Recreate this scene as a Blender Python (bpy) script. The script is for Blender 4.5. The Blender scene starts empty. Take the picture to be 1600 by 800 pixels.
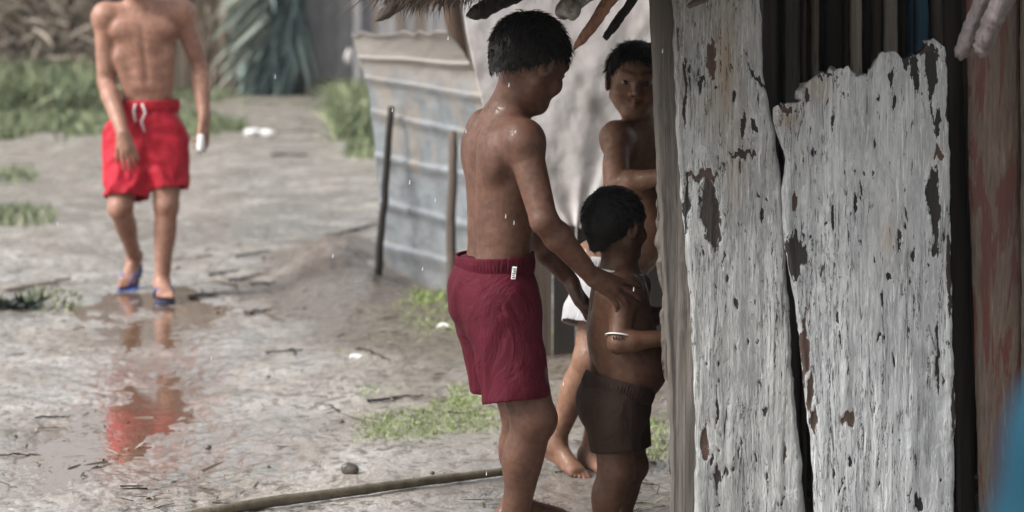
import bpy, math, random
import numpy as np
from mathutils import Vector, Matrix
R = math.radians
random.seed(7); rng = np.random.default_rng(7)
S = bpy.context.scene
COL = S.collection
# ------------------------------------------------------------------ camera, sky, sun, exposure
FPX, CAMZ = 3840.0, 1.345            # focal length in photo pixels (1600 wide)
PITCH = math.atan(406/3840)
cd = bpy.data.cameras.new('camera'); cam = bpy.data.objects.new('camera', cd); COL.objects.link(cam)
cam.location = (0, 0, CAMZ); cam.rotation_euler = (R(90)-PITCH, 0, 0)
cd.sensor_width = 36; cd.lens = 36*FPX/1600; cd.clip_end = 3000
cd.dof.use_dof = True; cd.dof.focus_distance = 5.95; cd.dof.aperture_fstop = 3.6
S.camera = cam
w = bpy.data.worlds.new('World'); S.world = w; w.use_nodes = True
nt = w.node_tree; bg = nt.nodes['Background']
sky = nt.nodes.new('ShaderNodeTexSky'); sky.sky_type = 'NISHITA'; sky.sun_disc = False
SUN_EL, SUN_ROT = 42, -108
sky.sun_elevation = R(SUN_EL); sky.sun_rotation = R(SUN_ROT); sky.air_density = 1.4; sky.dust_density = 4.0
hs = nt.nodes.new('ShaderNodeHueSaturation'); hs.inputs['Saturation'].default_value = 0.20   # overcast: nearly grey sky
nt.links.new(sky.outputs[0], hs.inputs['Color']); nt.links.new(hs.outputs[0], bg.inputs[0])
bg.inputs[1].default_value = 0.085
sl = bpy.data.lights.new('sun', 'SUN'); sun = bpy.data.objects.new('sun', sl); COL.objects.link(sun)
sl.energy = 1.5; sl.angle = R(24); sl.color = (1.0, .97, .93)
_az = R(SUN_ROT); _sd = Vector((math.sin(_az)*math.cos(R(SUN_EL)), math.cos(_az)*math.cos(R(SUN_EL)), math.sin(R(SUN_EL))))
sun.rotation_euler = _sd.to_track_quat('Z', 'Y').to_euler()
S.view_settings.view_transform = 'Standard'; S.view_settings.look = 'None'
S.view_settings.exposure = 1.50; S.view_settings.gamma = 1
S.render.engine = 'CYCLES'; S.cycles.max_bounces = 6; S.cycles.diffuse_bounces = 4
S.cycles.use_denoising = True; S.cycles.caustics_reflective = False; S.cycles.caustics_refractive = False

# ------------------------------------------------------------------ measuring: photo pixel + distance -> world point
CP, SP = math.cos(PITCH), math.sin(PITCH)
def W(px, py, Y):
    u = (px-800)/FPX; v = (400-py)/FPX
    dy = CP+v*SP; dz = -SP+v*CP; t = Y/dy
    return np.array((u*t, Y, CAMZ+dz*t))
def G(px, py, z=0.0):
    u = (px-800)/FPX; v = (400-py)/FPX
    dy = CP+v*SP; dz = -SP+v*CP; t = (z-CAMZ)/dz
    return np.array((u*t, dy*t, z))
# ------------------------------------------------------------------ noise (numpy)
def _h(i, j, k, seed):
    n = (i*374761393 + j*668265263 + k*2147483647 + seed*1274126177) & 0xffffffff
    n = ((n ^ (n >> 13))*1274126177) & 0xffffffff
    return ((n ^ (n >> 16)) & 0xffffff)/float(0xffffff)
def vnoise(x, y, z=None, seed=0):
    x = np.asarray(x, float); y = np.asarray(y, float); z = np.zeros_like(x) if z is None else np.asarray(z, float)
    x, y, z = np.broadcast_arrays(x, y, z)
    i, j, k = (np.floor(a).astype(np.int64) for a in (x, y, z))
    fx, fy, fz = x-i, y-j, z-k
    fx, fy, fz = (a*a*(3-2*a) for a in (fx, fy, fz))
    out = 0
    for a in (0, 1):
        for b in (0, 1):
            for c in (0, 1):
                out = out + _h(i+a, j+b, k+c, seed)*(fx if a else 1-fx)*(fy if b else 1-fy)*(fz if c else 1-fz)
    return out*2-1
def fbm(x, y, z=None, seed=0, o=4):
    s, a, t = 0, 1, 0
    for q in range(o):
        s = s+a*vnoise(np.asarray(x)*2**q, np.asarray(y)*2**q, None if z is None else np.asarray(z)*2**q, seed+q*17); t += a; a *= .5
    return s/t
def sst(a, b, x):
    t = np.clip((x-a)/(b-a), 0, 1); return t*t*(3-2*t)
# ------------------------------------------------------------------ object helpers
def tag(o, label=None, cat=None, group=None, kind=None):
    if label: o['label'] = label
    if cat: o['category'] = cat
    if group: o['group'] = group
    if kind: o['kind'] = kind
    return o
def mk(name, v, f, mat, parent=None, base=None, smooth=True, attrs=None, fmat=None):
    """one mesh object from world-space vertices; base = the thing's base point (children share their parent's)"""
    v = np.asarray(v, float)
    if parent is not None: base = np.array(parent.matrix_basis.translation) if parent.parent is None else np.array(parent['_b'])
    if base is None: base = np.zeros(3)
    base = np.asarray(base, float)
    me = bpy.data.meshes.new(name)
    if isinstance(f, np.ndarray) and f.ndim == 2:
        n = f.shape[1]
        me.vertices.add(len(v)); me.vertices.foreach_set('co', (v-base).astype(np.float32).ravel())
        me.loops.add(f.size); me.loops.foreach_set('vertex_index', f.astype(np.int32).ravel())
        me.polygons.add(len(f)); me.polygons.foreach_set('loop_start', np.arange(0, f.size, n, dtype=np.int32))
        me.polygons.foreach_set('loop_total', np.full(len(f), n, np.int32))
    else:
        me.from_pydata((v-base).tolist(), [], [list(map(int, q)) for q in f])
    me.update(); me.validate()
    me.polygons.foreach_set('use_smooth', np.full(len(me.polygons), smooth))
    if attrs:
        for k, a in attrs.items():
            at = me.attributes.new(k, 'FLOAT', 'POINT'); at.data.foreach_set('value', np.asarray(a, np.float32))
    for m in (mat if isinstance(mat, (list, tuple)) else [mat]): me.materials.append(m)
    o = bpy.data.objects.new(name, me); COL.objects.link(o)
    if parent is not None: o.parent = parent; o['_b'] = tuple(map(float, base))
    else: o.location = base; 
    return o
def root(name, base, label, cat, group=None):
    o = bpy.data.objects.new(name, None); COL.objects.link(o); o.location = tuple(base); o.empty_display_size = .1
    tag(o, label, cat, group); return o
class MB:
    def __init__(s): s.v = []; s.f = []; s.n = 0
    def add(s, v, f):
        v = np.asarray(v, float); s.v.append(v); s.f += [tuple(int(i)+s.n for i in q) for q in f]; s.n += len(v)
    def tube(s, pts, rad, seg=8, caps=True, wob=0, flat=1.0):
        pts = np.asarray(pts, float); n = len(pts); rad = np.full(n, rad) if np.isscalar(rad) else np.asarray(rad)
        T = np.gradient(pts, axis=0); T /= np.linalg.norm(T, axis=1)[:, None]+1e-9
        ref = np.array((0, 0, 1.)) if abs(T[0][2]) < .8 else np.array((1., 0, 0)); V = []
        for i in range(n):
            a = np.cross(T[i], ref); a /= np.linalg.norm(a); b = np.cross(a, T[i])
            th = np.arange(seg)*2*math.pi/seg
            rr = rad[i]*(1+wob*(rng.random(seg)-.5)) if wob else rad[i]
            V.append(pts[i]+(np.cos(th)*rr)[:, None]*a+(np.sin(th)*rr*flat)[:, None]*b)
        F = [(i*seg+j, i*seg+(j+1) % seg, (i+1)*seg+(j+1) % seg, (i+1)*seg+j) for i in range(n-1) for j in range(seg)]
        if caps: F += [tuple(range(seg))[::-1], tuple((n-1)*seg+j for j in range(seg))]
        s.add(np.concatenate(V), F); return s
    def box(s, lo, hi):
        x0, y0, z0 = lo; x1, y1, z1 = hi
        s.add([(x0,y0,z0),(x1,y0,z0),(x1,y1,z0),(x0,y1,z0),(x0,y0,z1),(x1,y0,z1),(x1,y1,z1),(x0,y1,z1)],
              [(0,3,2,1),(4,5,6,7),(0,1,5,4),(1,2,6,5),(2,3,7,6),(3,0,4,7)]); return s
    def build(s, name, mat, parent=None, base=None, smooth=True):
        return mk(name, np.concatenate(s.v), s.f, mat, parent, base, smooth)
def strips(P, D, L, Wd, bend, side=None, seg=3):
    """many thin tapered blades: P roots, D unit directions, L lengths, Wd widths, bend (n,3) offset added quadratically"""
    n = len(P); D = np.asarray(D); L = np.asarray(L).reshape(-1, 1); Wd = np.asarray(Wd).reshape(-1, 1)
    if side is None:
        side = np.cross(D, rng.normal(size=(n, 3)))
    side = side/(np.linalg.norm(side, axis=1)[:, None]+1e-9)
    V = np.zeros((n, 2*seg+1, 3))
    for i in range(seg):
        t = i/seg; c = P+D*L*t+bend*t*t; ww = Wd*(1-t*.55)*.5
        V[:, 2*i] = c-side*ww; V[:, 2*i+1] = c+side*ww
    V[:, 2*seg] = P+D*L+bend
    fs = []
    m = 2*seg+1; b = np.arange(n)*m
    Q = np.concatenate([np.stack([b+2*i, b+2*i+1, b+2*i+3, b+2*i+2], 1) for i in range(seg-1)])
    T = np.stack([b+2*seg-2, b+2*seg-1, b+2*seg, b+2*seg], 1)[:, :3]
    T4 = T
    return V.reshape(-1, 3), Q, T4
def mk_strips(name, V, Q, T, mat, parent=None, base=None, attrs=None, kind=None):
    v = np.asarray(V); 
    if parent is not None: base = np.array(parent.matrix_basis.translation) if parent.parent is None else np.array(parent['_b'])
    if base is None: base = np.zeros(3)
    me = bpy.data.meshes.new(name)
    me.vertices.add(len(v)); me.vertices.foreach_set('co', (v-base).astype(np.float32).ravel())
    lp = np.concatenate([Q.ravel(), T.ravel()]).astype(np.int32)
    me.loops.add(len(lp)); me.loops.foreach_set('vertex_index', lp)
    st = np.concatenate([np.arange(len(Q))*4, len(Q)*4+np.arange(len(T))*3]).astype(np.int32)
    tt = np.concatenate([np.full(len(Q), 4), np.full(len(T), 3)]).astype(np.int32)
    me.polygons.add(len(st)); me.polygons.foreach_set('loop_start', st); me.polygons.foreach_set('loop_total', tt)
    me.update(); me.validate()
    if attrs:
        for k, a in attrs.items():
            at = me.attributes.new(k, 'FLOAT', 'POINT'); at.data.foreach_set('value', np.asarray(a, np.float32))
    me.materials.append(mat)
    o = bpy.data.objects.new(name, me); COL.objects.link(o)
    if parent is not None: o.parent = parent; o['_b'] = tuple(map(float, base))
    else: o.location = base
    return o
# ------------------------------------------------------------------ materials
class M:
    def __init__(s, name):
        s.m = bpy.data.materials.new(name); s.m.use_nodes = True; s.t = s.m.node_tree
        s.b = s.t.nodes['Principled BSDF']; s.o = s.t.nodes['Material Output']
        s.tc = s.t.nodes.new('ShaderNodeTexCoord'); s.co = s.tc.outputs['Object']
    def N(s, t, **k):
        n = s.t.nodes.new('ShaderNode'+t)
        for a, v in k.items():
            if a not in n.inputs.keys(): setattr(n, a, v)
            else: s.put(n.inputs[a], v)
        return n
    def put(s, sock, v):
        if isinstance(v, bpy.types.NodeSocket): s.t.links.new(v, sock)
        elif isinstance(v, (tuple, list)) and sock.type == 'RGBA' and len(v) == 3: sock.default_value = (*v, 1)
        elif sock.type == 'RGBA' and np.isscalar(v): sock.default_value = (v, v, v, 1)
        else: sock.default_value = v
    def map(s, sc=(1, 1, 1), rot=(0, 0, 0), loc=(0, 0, 0)):
        n = s.t.nodes.new('ShaderNodeMapping'); n.inputs['Scale'].default_value = sc; n.inputs['Rotation'].default_value = rot; n.inputs['Location'].default_value = loc
        s.t.links.new(s.co, n.inputs[0]); return n.outputs[0]
    def noise(s, scale, sc=(1, 1, 1), detail=5, rough=.6, dist=0, loc=(0, 0, 0)):
        n = s.t.nodes.new('ShaderNodeTexNoise'); s.t.links.new(s.map(sc, loc=loc), n.inputs['Vector'])
        n.inputs['Scale'].default_value = scale; n.inputs['Detail'].default_value = detail; n.inputs['Roughness'].default_value = rough; n.inputs['Distortion'].default_value = dist
        return n.outputs['Fac']
    def ramp(s, fac, stops, interp='LINEAR'):
        n = s.t.nodes.new('ShaderNodeValToRGB'); s.put(n.inputs[0], fac); cr = n.color_ramp; cr.interpolation = interp
        while len(cr.elements) < len(stops): cr.elements.new(.5)
        for e, (p, c) in zip(cr.elements, stops):
            e.position = p; e.color = (c, c, c, 1) if np.isscalar(c) else (*c, 1)
        return n.outputs[0]
    def mix(s, fac, a, b, mode='MIX'):
        n = s.t.nodes.new('ShaderNodeMix'); n.data_type = 'RGBA'; n.blend_type = mode
        s.put(n.inputs[0], fac); s.put(n.inputs[6], a); s.put(n.inputs[7], b); return n.outputs[2]
    def math(s, op, a, b=0.0, c=0.0):
        n = s.t.nodes.new('ShaderNodeMath'); n.operation = op; s.put(n.inputs[0], a); s.put(n.inputs[1], b); s.put(n.inputs[2], c); return n.outputs[0]
    def attr(s, name):
        n = s.t.nodes.new('ShaderNodeAttribute'); n.attribute_name = name; return n.outputs['Fac']
    def bump(s, h, strength=.4, dist=.01, prev=None):
        n = s.t.nodes.new('ShaderNodeBump'); s.put(n.inputs['Height'], h); n.inputs['Strength'].default_value = strength; n.inputs['Distance'].default_value = dist
        if prev is not None: s.t.links.new(prev, n.inputs['Normal'])
        return n.outputs[0]
    def set(s, **k):
        al = dict(col='Base Color', rough='Roughness', spec='Specular IOR Level', sub='Subsurface Weight', normal='Normal', metal='Metallic', trans='Transmission Weight', coat='Coat Weight', sheen='Sheen Weight', ior='IOR')
        for a, v in k.items(): s.put(s.b.inputs[al[a]], v)
        return s.m
def simple(name, c1, c2, scale=20, sc=(1, 1, 1), rough=.7, bump=.3, dist=.004, spec=.4, **k):
    m = M(name); n = m.noise(scale, sc); c = m.ramp(n, [(.3, c1), (.7, c2)])
    return m.set(col=c, rough=rough, spec=spec, normal=m.bump(n, bump, dist), **k)
def skin_mat(name, a, b, rough=.42):
    m = M(name); n1 = m.noise(9, detail=3); n2 = m.noise(60, detail=4); n3 = m.noise(520, detail=2)
    c = m.ramp(n1, [(.3, a), (.7, b)]); c = m.mix(m.ramp(n2, [(.42, 0), (.62, .5)]), c, tuple(x*.66 for x in a)); c = m.mix(m.ramp(m.noise(22, detail=4, loc=(3, 1, 2)), [(.5, 0), (.66, .4)]), c, (b[0]*1.15, b[1]*1.12, b[2]*1.1))
    tint = m.attr('lip'); c = m.mix(tint, c, (a[0]*.9, a[1]*.55, a[2]*.6))
    dk = m.attr('dark'); c = m.mix(dk, c, (.012, .008, .007))
    r = m.math('ADD', m.math('MULTIPLY', n2, .35), rough-.08)
    s = m.set(col=c, rough=r, spec=.32, sub=.06, normal=m.bump(n2, .25, .004, m.bump(n3, .3, .001)))
    m.put(m.b.inputs['Coat Weight'], m.ramp(m.noise(150, detail=3, loc=(5, 5, 5)), [(.50, 0), (.62, .4)])); m.b.inputs['Coat Roughness'].default_value = .16
    m.b.inputs['Subsurface Radius'].default_value = (.9, .35, .2); m.b.inputs['Subsurface Scale'].default_value = .006
    return s
def cloth_mat(name, c, sheen=.1, rough=.75, scale=900):
    m = M(name); n = m.noise(14, detail=4); weave = m.noise(scale, detail=2)
    col = m.ramp(n, [(.25, tuple(x*.8 for x in c)), (.75, tuple(min(1, x*1.12) for x in c))])
    wr = m.noise(11, (1, 1, .5), 5, .6, 1.6); damp = m.noise(5, (1, 1, .8), 4, .6, .5); col = m.mix(m.ramp(damp, [(.5, 0), (.6, .35)]), col, tuple(x*.6 for x in c))
    return m.set(col=col, rough=rough, spec=.15, normal=m.bump(wr, .6, .03, m.bump(weave, .25, .0012)))
# ------------------------------------------------------------------ implicit bodies -> one continuous surface
def nrm(a): a = np.asarray(a, float); return a/(np.linalg.norm(a)+1e-12)
class Sdf:
    def __init__(s): s.p = []
    def cone(s, a, b, ra, rb, k=.012, cut=None, sub=False):
        s.p.append(('c', np.array(a, float), np.array(b, float), ra, rb, k, cut, sub)); return s
    def chain(s, pts, rad, k=.012):
        for i in range(len(pts)-1): s.cone(pts[i], pts[i+1], rad[i], rad[i+1], k)
        return s
    def ell(s, c, r, axes=None, k=.012, cut=None, sub=False):
        axes = np.eye(3) if axes is None else np.array([nrm(a) for a in axes])
        s.p.append(('e', np.array(c, float), np.array(r, float), axes, None, k, cut, sub)); return s
    def mesh(s, h=.004, disp=None, pad=.02, cuts=()):
        lo = np.full(3, 1e9); hi = -lo
        def bb(p):
            if p[0] == 'c': return np.minimum(p[1]-p[3], p[2]-p[4]), np.maximum(p[1]+p[3], p[2]+p[4])
            R_ = np.sqrt(((p[3]*p[2][:, None])**2).sum(0)); return p[1]-R_, p[1]+R_
        for p in s.p:
            if p[7]: continue
            a, b = bb(p); lo = np.minimum(lo, a); hi = np.maximum(hi, b)
        lo -= pad; hi += pad; n = np.ceil((hi-lo)/h).astype(int)+1
        F = np.full(n, .2, np.float32)
        ax = [lo[i]+h*np.arange(n[i]) for i in range(3)]
        for p in s.p:
            a, b = bb(p); m = p[5]+2.5*h+(.012 if not p[7] else 0)
            i0 = np.maximum(0, np.floor((a-m-lo)/h).astype(int)); i1 = np.minimum(n, np.ceil((b+m-lo)/h).astype(int)+1)
            if (i1 <= i0).any(): continue
            sl = tuple(slice(i0[i], i1[i]) for i in range(3))
            X = ax[0][sl[0]][:, None, None]; Y = ax[1][sl[1]][None, :, None]; Z = ax[2][sl[2]][None, None, :]
            if p[0] == 'c':
                A, B, ra, rb = p[1:5]; d = B-A; L2 = max(d@d, 1e-12)
                t = np.clip(((X-A[0])*d[0]+(Y-A[1])*d[1]+(Z-A[2])*d[2])/L2, 0, 1)
                D = np.sqrt((X-A[0]-t*d[0])**2+(Y-A[1]-t*d[1])**2+(Z-A[2]-t*d[2])**2)-(ra+(rb-ra)*t)
            else:
                c, r, axs = p[1:4]
                q = [((X-c[0])*e[0]+(Y-c[1])*e[1]+(Z-c[2])*e[2]) for e in axs]
                k0 = np.sqrt(sum((q[i]/r[i])**2 for i in range(3))); k1 = np.sqrt(sum((q[i]/r[i]**2)**2 for i in range(3)))+1e-9
                D = k0*(k0-1)/k1
            if p[6] is not None:
                for (cp, cn) in p[6]: D = np.maximum(D, (X-cp[0])*cn[0]+(Y-cp[1])*cn[1]+(Z-cp[2])*cn[2])
            k = p[5]; f = F[sl]
            if p[7]:
                g = -D; hh = np.clip(.5-.5*(f-g)/k, 0, 1); F[sl] = f*(1-hh)+g*hh+k*hh*(1-hh)
            else:
                hh = np.clip(.5+.5*(f-D)/k, 0, 1); F[sl] = f*(1-hh)+D*hh-k*hh*(1-hh)
        if disp is not None:
            nb = np.argwhere(np.abs(F) < .03)
            P = lo+nb*h; F[nb[:, 0], nb[:, 1], nb[:, 2]] += disp(P[:, 0], P[:, 1], P[:, 2]).astype(np.float32)
        for (cp, cn) in cuts:
            F = np.maximum(F, ((ax[0][:, None, None]-cp[0])*cn[0]+(ax[1][None, :, None]-cp[1])*cn[1]+(ax[2][None, None, :]-cp[2])*cn[2]).astype(np.float32))
        return nets(F, lo, h)
def nets(F, lo, h):
    s = F < 0; nx, ny, nz = F.shape
    cnt = np.zeros((nx-1, ny-1, nz-1), np.int8)
    offs = [(a, b, c) for a in (0, 1) for b in (0, 1) for c in (0, 1)]
    for a, b, c in offs: cnt += s[a:nx-1+a, b:ny-1+b, c:nz-1+c]
    act = (cnt > 0) & (cnt < 8); I = np.argwhere(act); idx = np.full(act.shape, -1, np.int64); idx[act] = np.arange(len(I))
    cv = {o: F[I[:, 0]+o[0], I[:, 1]+o[1], I[:, 2]+o[2]] for o in offs}
    pos = np.zeros((len(I), 3)); num = np.zeros(len(I))
    for o in offs:
        for x in range(3):
            if o[x] == 0:
                q = list(o); q[x] = 1; q = tuple(q); fa, fb = cv[o], cv[q]; cr = (fa < 0) != (fb < 0)
                t = np.where(cr, fa/np.where(cr, fa-fb, 1), 0); p = np.array(o)+t[:, None]*(np.array(q)-np.array(o))
                pos += p*cr[:, None]; num += cr
    V = lo+h*(I+pos/num[:, None]); Q = []
    for x in range(3):
        y, z = (x+1) % 3, (x+2) % 3
        sa = [slice(None)]*3; sb = [slice(None)]*3; sa[x] = slice(0, -1); sb[x] = slice(1, None)
        A, B = s[tuple(sa)], s[tuple(sb)]; E = np.argwhere(A != B); E = E[(E[:, y] > 0) & (E[:, z] > 0) & (E[:, y] < F.shape[y]-1) & (E[:, z] < F.shape[z]-1)]
        ins = A[E[:, 0], E[:, 1], E[:, 2]]
        def cell(dy, dz): e = E.copy(); e[:, y] -= dy; e[:, z] -= dz; return idx[e[:, 0], e[:, 1], e[:, 2]]
        q = np.stack([cell(1, 1), cell(0, 1), cell(0, 0), cell(1, 0)], 1); q[~ins] = q[~ins][:, ::-1]; Q.append(q)
    return V, np.concatenate(Q)
def relax(V, Q, it=2, lam=.5):
    n = len(V)
    for _ in range(it):
        acc = np.zeros_like(V); c = np.zeros(n)
        for i in range(4):
            for j in ((i+1) % 4, (i+3) % 4):
                np.add.at(acc, Q[:, i], V[Q[:, j]]); np.add.at(c, Q[:, i], 1)
        V = V+lam*(acc/np.maximum(c, 1)[:, None]-V)
    return V
# ---- body pieces
def frame(fwd, up):
    f = nrm(fwd); r = nrm(np.cross(f, up)); u = np.cross(r, f); return r, f, u
def add_head(s, c, fwd, up, k=1.0, smile=False):
    r, f, u = frame(fwd, up); A = (r, f, u)
    P = lambda x, y, z: c+k*(x*r+y*f+z*u)
    s.ell(P(0, -.008, .02), k*np.array((.073, .09, .082)), A, .02*k)
    s.ell(P(0, .03, -.035), k*np.array((.056, .058, .062)), A, .03*k)
    s.ell(P(0, .052, .03), k*np.array((.055, .032, .04)), A, .02*k)
    s.ell(P(0, .066, -.082), k*np.array((.021, .017, .015)), A, .025*k)
    for q in (-1, 1):
        s.cone(P(q*.058, .0, -.045), P(q*.018, .062, -.08), .012*k, .013*k, .03*k)
        s.ell(P(q*.038, .064, -.028), k*(np.array((.026, .021, .024)) if smile else np.array((.022, .018, .02))), A, .02*k)
        s.cone(P(q*.01, .087, .024), P(q*.04, .074, .027), .006*k, .006*k, .014*k)
    for q in (-1, 1): s.ell(P(q*.031, .0915, .006), k*np.array((.0165, .0125, .0062 if smile else .0075)), A, .006*k, sub=True)
    s.cone(P(0, .083, .012), P(0, .099, -.02), .007*k, .0095*k, .011*k)
    for q in (-1, 1): s.ell(P(q*.0125, .09, -.025), k*np.array((.0075, .008, .0065)), A, .005*k)
    wd = .031 if smile else .021; lift = .010 if smile else 0
    for q in (-1, 1):
        s.cone(P(0, .0895, -.044), P(q*wd, .0775, -.05+lift+.003), .0046*k, .003*k, .007*k)
        s.cone(P(0, .0885, -.057), P(q*wd, .0775, -.05+lift), .0052*k, .003*k, .007*k)
    for q in (-1, 1): s.cone(P(0, .1, -.0505), P(q*wd*.95, .086, -.0495+lift), (.0034 if smile else .0022)*k, .0016*k, .002*k, sub=True)
    for q in (-1, 1):
        e = P(q*.074, -.006, -.006); ea = (nrm(r*q+.0*f-.35*f), f+.35*q*r*0, u)
        ex = nrm(q*r-.45*f); ey = nrm(np.cross(u, ex)); 
        s.ell(e+k*.004*ex, k*np.array((.007, .018, .029)), (ex, ey, nrm(u-.15*f)), .006*k)
        s.ell(e+k*(.012*ex+.002*f+.002*u), k*np.array((.0075, .010, .018)), (ex, ey, u), .004*k, sub=True)
        s.ell(e+k*(.006*ex+.012*f-.002*u), k*np.array((.005, .005, .006)), (ex, ey, u), .004*k)
    return A
def head_attr(V, c, fwd, up, k=1.0, smile=False):
    r, f, u = frame(fwd, up); q = (V-c)/k; x, y, z = q@r, q@f, q@u
    lift = .010 if smile else 0
    zz = -.05+lift*np.clip(np.abs(x)/.026, 0, 1)**2
    lip = (1-sst(.007, .0115, np.abs(z-zz)))*(1-sst(.02, .027, np.abs(x)))*(y > .06)*.75
    ax = np.abs(x)
    brow = (.6 if smile else 1)*(1-sst(.0025, .006, np.abs(z-(.033 if smile else .028)-.006*np.sin((ax-.01)*60))))*sst(.009, .014, ax)*(1-sst(.042, .05, ax))*(y > .05)*.8
    mouth = (1-sst(.0012, .0028, np.abs(z-zz)))*(1-sst(.018, .026, ax))*(y > .06)*.9
    nost = (1-sst(.002, .0045, np.sqrt((ax-.008)**2+(z+.031)**2)))*(y > .07)*.8
    inr = (np.abs(z) < .13)&(ax < .1)&(np.abs(y) < .13)
    return lip*inr, np.maximum.reduce([brow, mouth, nost])*inr
def add_eyes(body, c, fwd, up, k, mat_w, mat_i):
    r, f, u = frame(fwd, up)
    for q in (-1, 1):
        ec = c+k*(q*.031*r+.0705*f+.0055*u)
        sp = Sdf().ell(ec, k*np.array((.0125,)*3)); v, fq = sp.mesh(.0018*max(k, .8)); 
        e = mk('eye', v, fq, mat_w, body)
        ic = ec+k*(.0088*f+.001*r); sp = Sdf().ell(ic, k*np.array((.0072, .0048, .0072)), (r, f, u)); v, fq = sp.mesh(.0012)
        mk('iris', v, fq, mat_i, e)
def add_hair(body, c, fwd, up, k, mat, n=2600, low=-.02, length=.022, fringe=.035, seed=1, spike=.35, messy=.5):
    g = np.random.default_rng(seed); r, f, u = frame(fwd, up); A = (r, f, u)
    P = lambda x, y, z: c+k*(x*r+y*f+z*u)
    s = Sdf().ell(P(0, -.012, .026), k*np.array((.0795, .0945, .0865)), A, .01)
    s.cone(P(0, -.06, -.01), P(0, -.052, -.055), .045*k, .036*k, .025*k)
    cuts_face = [(P(0, .045, fringe), nrm(.80*f-.60*u))]
    v, fq = s.mesh(.0045, disp=lambda x, y, z: .004*fbm(x*90, y*90, z*90, o=2, seed=seed)*k,
                   cuts=cuts_face)
    q = (v-c)/k; X, Y, Z = q@r, q@f, q@u
    hi = sst(-.015, .025, Y)*.05-.018*sst(-.04, -.09, Y)-.03*sst(-.02, -.07, Y)     # lower hair line rises over the ears
    keep = Z > (low+hi+.008*fbm(X*60, Y*60, seed=seed+9, o=2))
    kf = keep[fq].all(1); fq2 = fq[kf]
    cap = mk('hair', v, fq2, mat, body)
    used = np.unique(fq2); 
    pick = used[g.integers(0, len(used), n)]; Pn = v[pick]; qq = (Pn-P(0, -.01, .01)); nn = qq/np.linalg.norm(qq, axis=1)[:, None]
    # comb: forward and down, away from the crown
    crown = P(0, -.055, .085); tang = Pn-crown; tang -= (tang*nn).sum(1)[:, None]*nn; tang /= np.linalg.norm(tang, axis=1)[:, None]+1e-6
    D = tang*(1-spike)+nn*spike+g.normal(size=Pn.shape)*messy*.35; D /= np.linalg.norm(D, axis=1)[:, None]
    L = k*length*(.6+.8*g.random(n))*(.45+.55*sst(-.03, .04, qq@u/k)); 
    Vs, Qs, Ts = strips(Pn-nn*.003, D, L, k*.0021*(.6+.8*g.random(n)), -nn*(L*.25)[:, None]-np.array((0, 0, 1))*(L*.15)[:, None])
    mk_strips('hair_tufts', Vs, Qs, Ts, mat, cap)
    return cap
def add_hand(s, wr, d, n, side, L=.14, curls=(.3, .35, .4, .45), thumb=(.5, .5), spread=.12, rw=.017, k=.006, fl=None):
    """wr wrist, d towards the fingers, n out of the back of the hand, side = +1/-1 which side the thumb is on"""
    d = nrm(d); n = nrm(n-np.dot(n, d)*d); sd = np.cross(n, d)*side; kk = L/.18
    bases = []; fl = fl or (.072, .080, .074, .058)
    offs = (.030, .010, -.010, -.028); pal = (.086, .090, .084, .076)
    for i in range(4):
        b = wr+kk*(d*pal[i]+sd*offs[i]+n*(-.002*abs(i-1.3)))
        s.cone(wr+kk*(sd*offs[i]*.45+d*.008), b, rw*.72, .0098*kk, .010*kk)
        ang = spread*(1.2-i)*.9; dd = nrm(d*math.cos(ang)+sd*math.sin(ang)); c = curls[i] if not np.isscalar(curls) else curls
        p = b; a = c*.55; rad = (.0088, .0082, .0072, .0060); seg = (.46, .30, .24)
        for j in range(3):
            dj = nrm(dd*math.cos(a)-n*math.sin(a)); q = p+kk*fl[i]*seg[j]*dj
            s.cone(p, q, rad[j]*kk, rad[j+1]*kk, .0035*kk); p = q; a += c
        bases.append(b)
    s.cone(wr+kk*(d*.02), wr+kk*(d*.07), rw*.95, .017*kk, .012*kk)
    t0 = wr+kk*(sd*.018+d*.018-n*.006); ta = thumb[0]
    td = nrm(d*math.cos(ta)+sd*math.sin(ta)-n*.35); t1 = t0+kk*.042*td
    td2 = nrm(td+d*thumb[1]*.6-n*.15); t2 = t1+kk*.034*td2; t3 = t2+kk*.026*nrm(td2+d*thumb[1]*.4)
    s.cone(t0, t1, .0145*kk, .0105*kk, .010*kk); s.cone(t1, t2, .0100*kk, .0090*kk, .004*kk); s.cone(t2, t3, .0090*kk, .0068*kk, .004*kk)
def add_foot(s, ankle, heel, ball, n, L=.2, side=1, ra=.028):
    """ankle joint, heel point on the sole, ball point on the sole, n = up out of the foot, side = +1/-1 where the big toe is"""
    kk = L/.24; d = nrm(ball-heel); n = nrm(n-np.dot(n, d)*d); sd = np.cross(d, n)*side
    s.cone(ankle, heel+n*.028*kk, ra, .026*kk, .02); s.cone(ankle, ball+n*.022*kk, ra*.9, .016*kk, .03)
    s.cone(heel+n*.024*kk, ball+n*.018*kk-sd*.018*kk, .024*kk, .017*kk, .02)
    s.cone(ankle*.6+heel*.4+n*.02*kk, ball+n*.02*kk+sd*.020*kk, .02*kk, .018*kk, .02)
    for i in range(5):
        o = (.028, .012, -.002, -.015, -.027)[i]; b = ball+kk*(sd*o+n*.014-d*abs(o-.02)*.35)
        l = (.045, .043, .038, .032, .026)[i]; rr = (.0125, .0088, .0082, .0078, .0075)[i]
        m = b+kk*(d*l*.5+n*.004); e = b+kk*(d*l-n*.004)
        s.cone(b-d*.03*kk, m, rr*kk*1.1, rr*kk, .008*kk); s.cone(m, e, rr*kk, rr*kk*.95, .004*kk)
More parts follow.
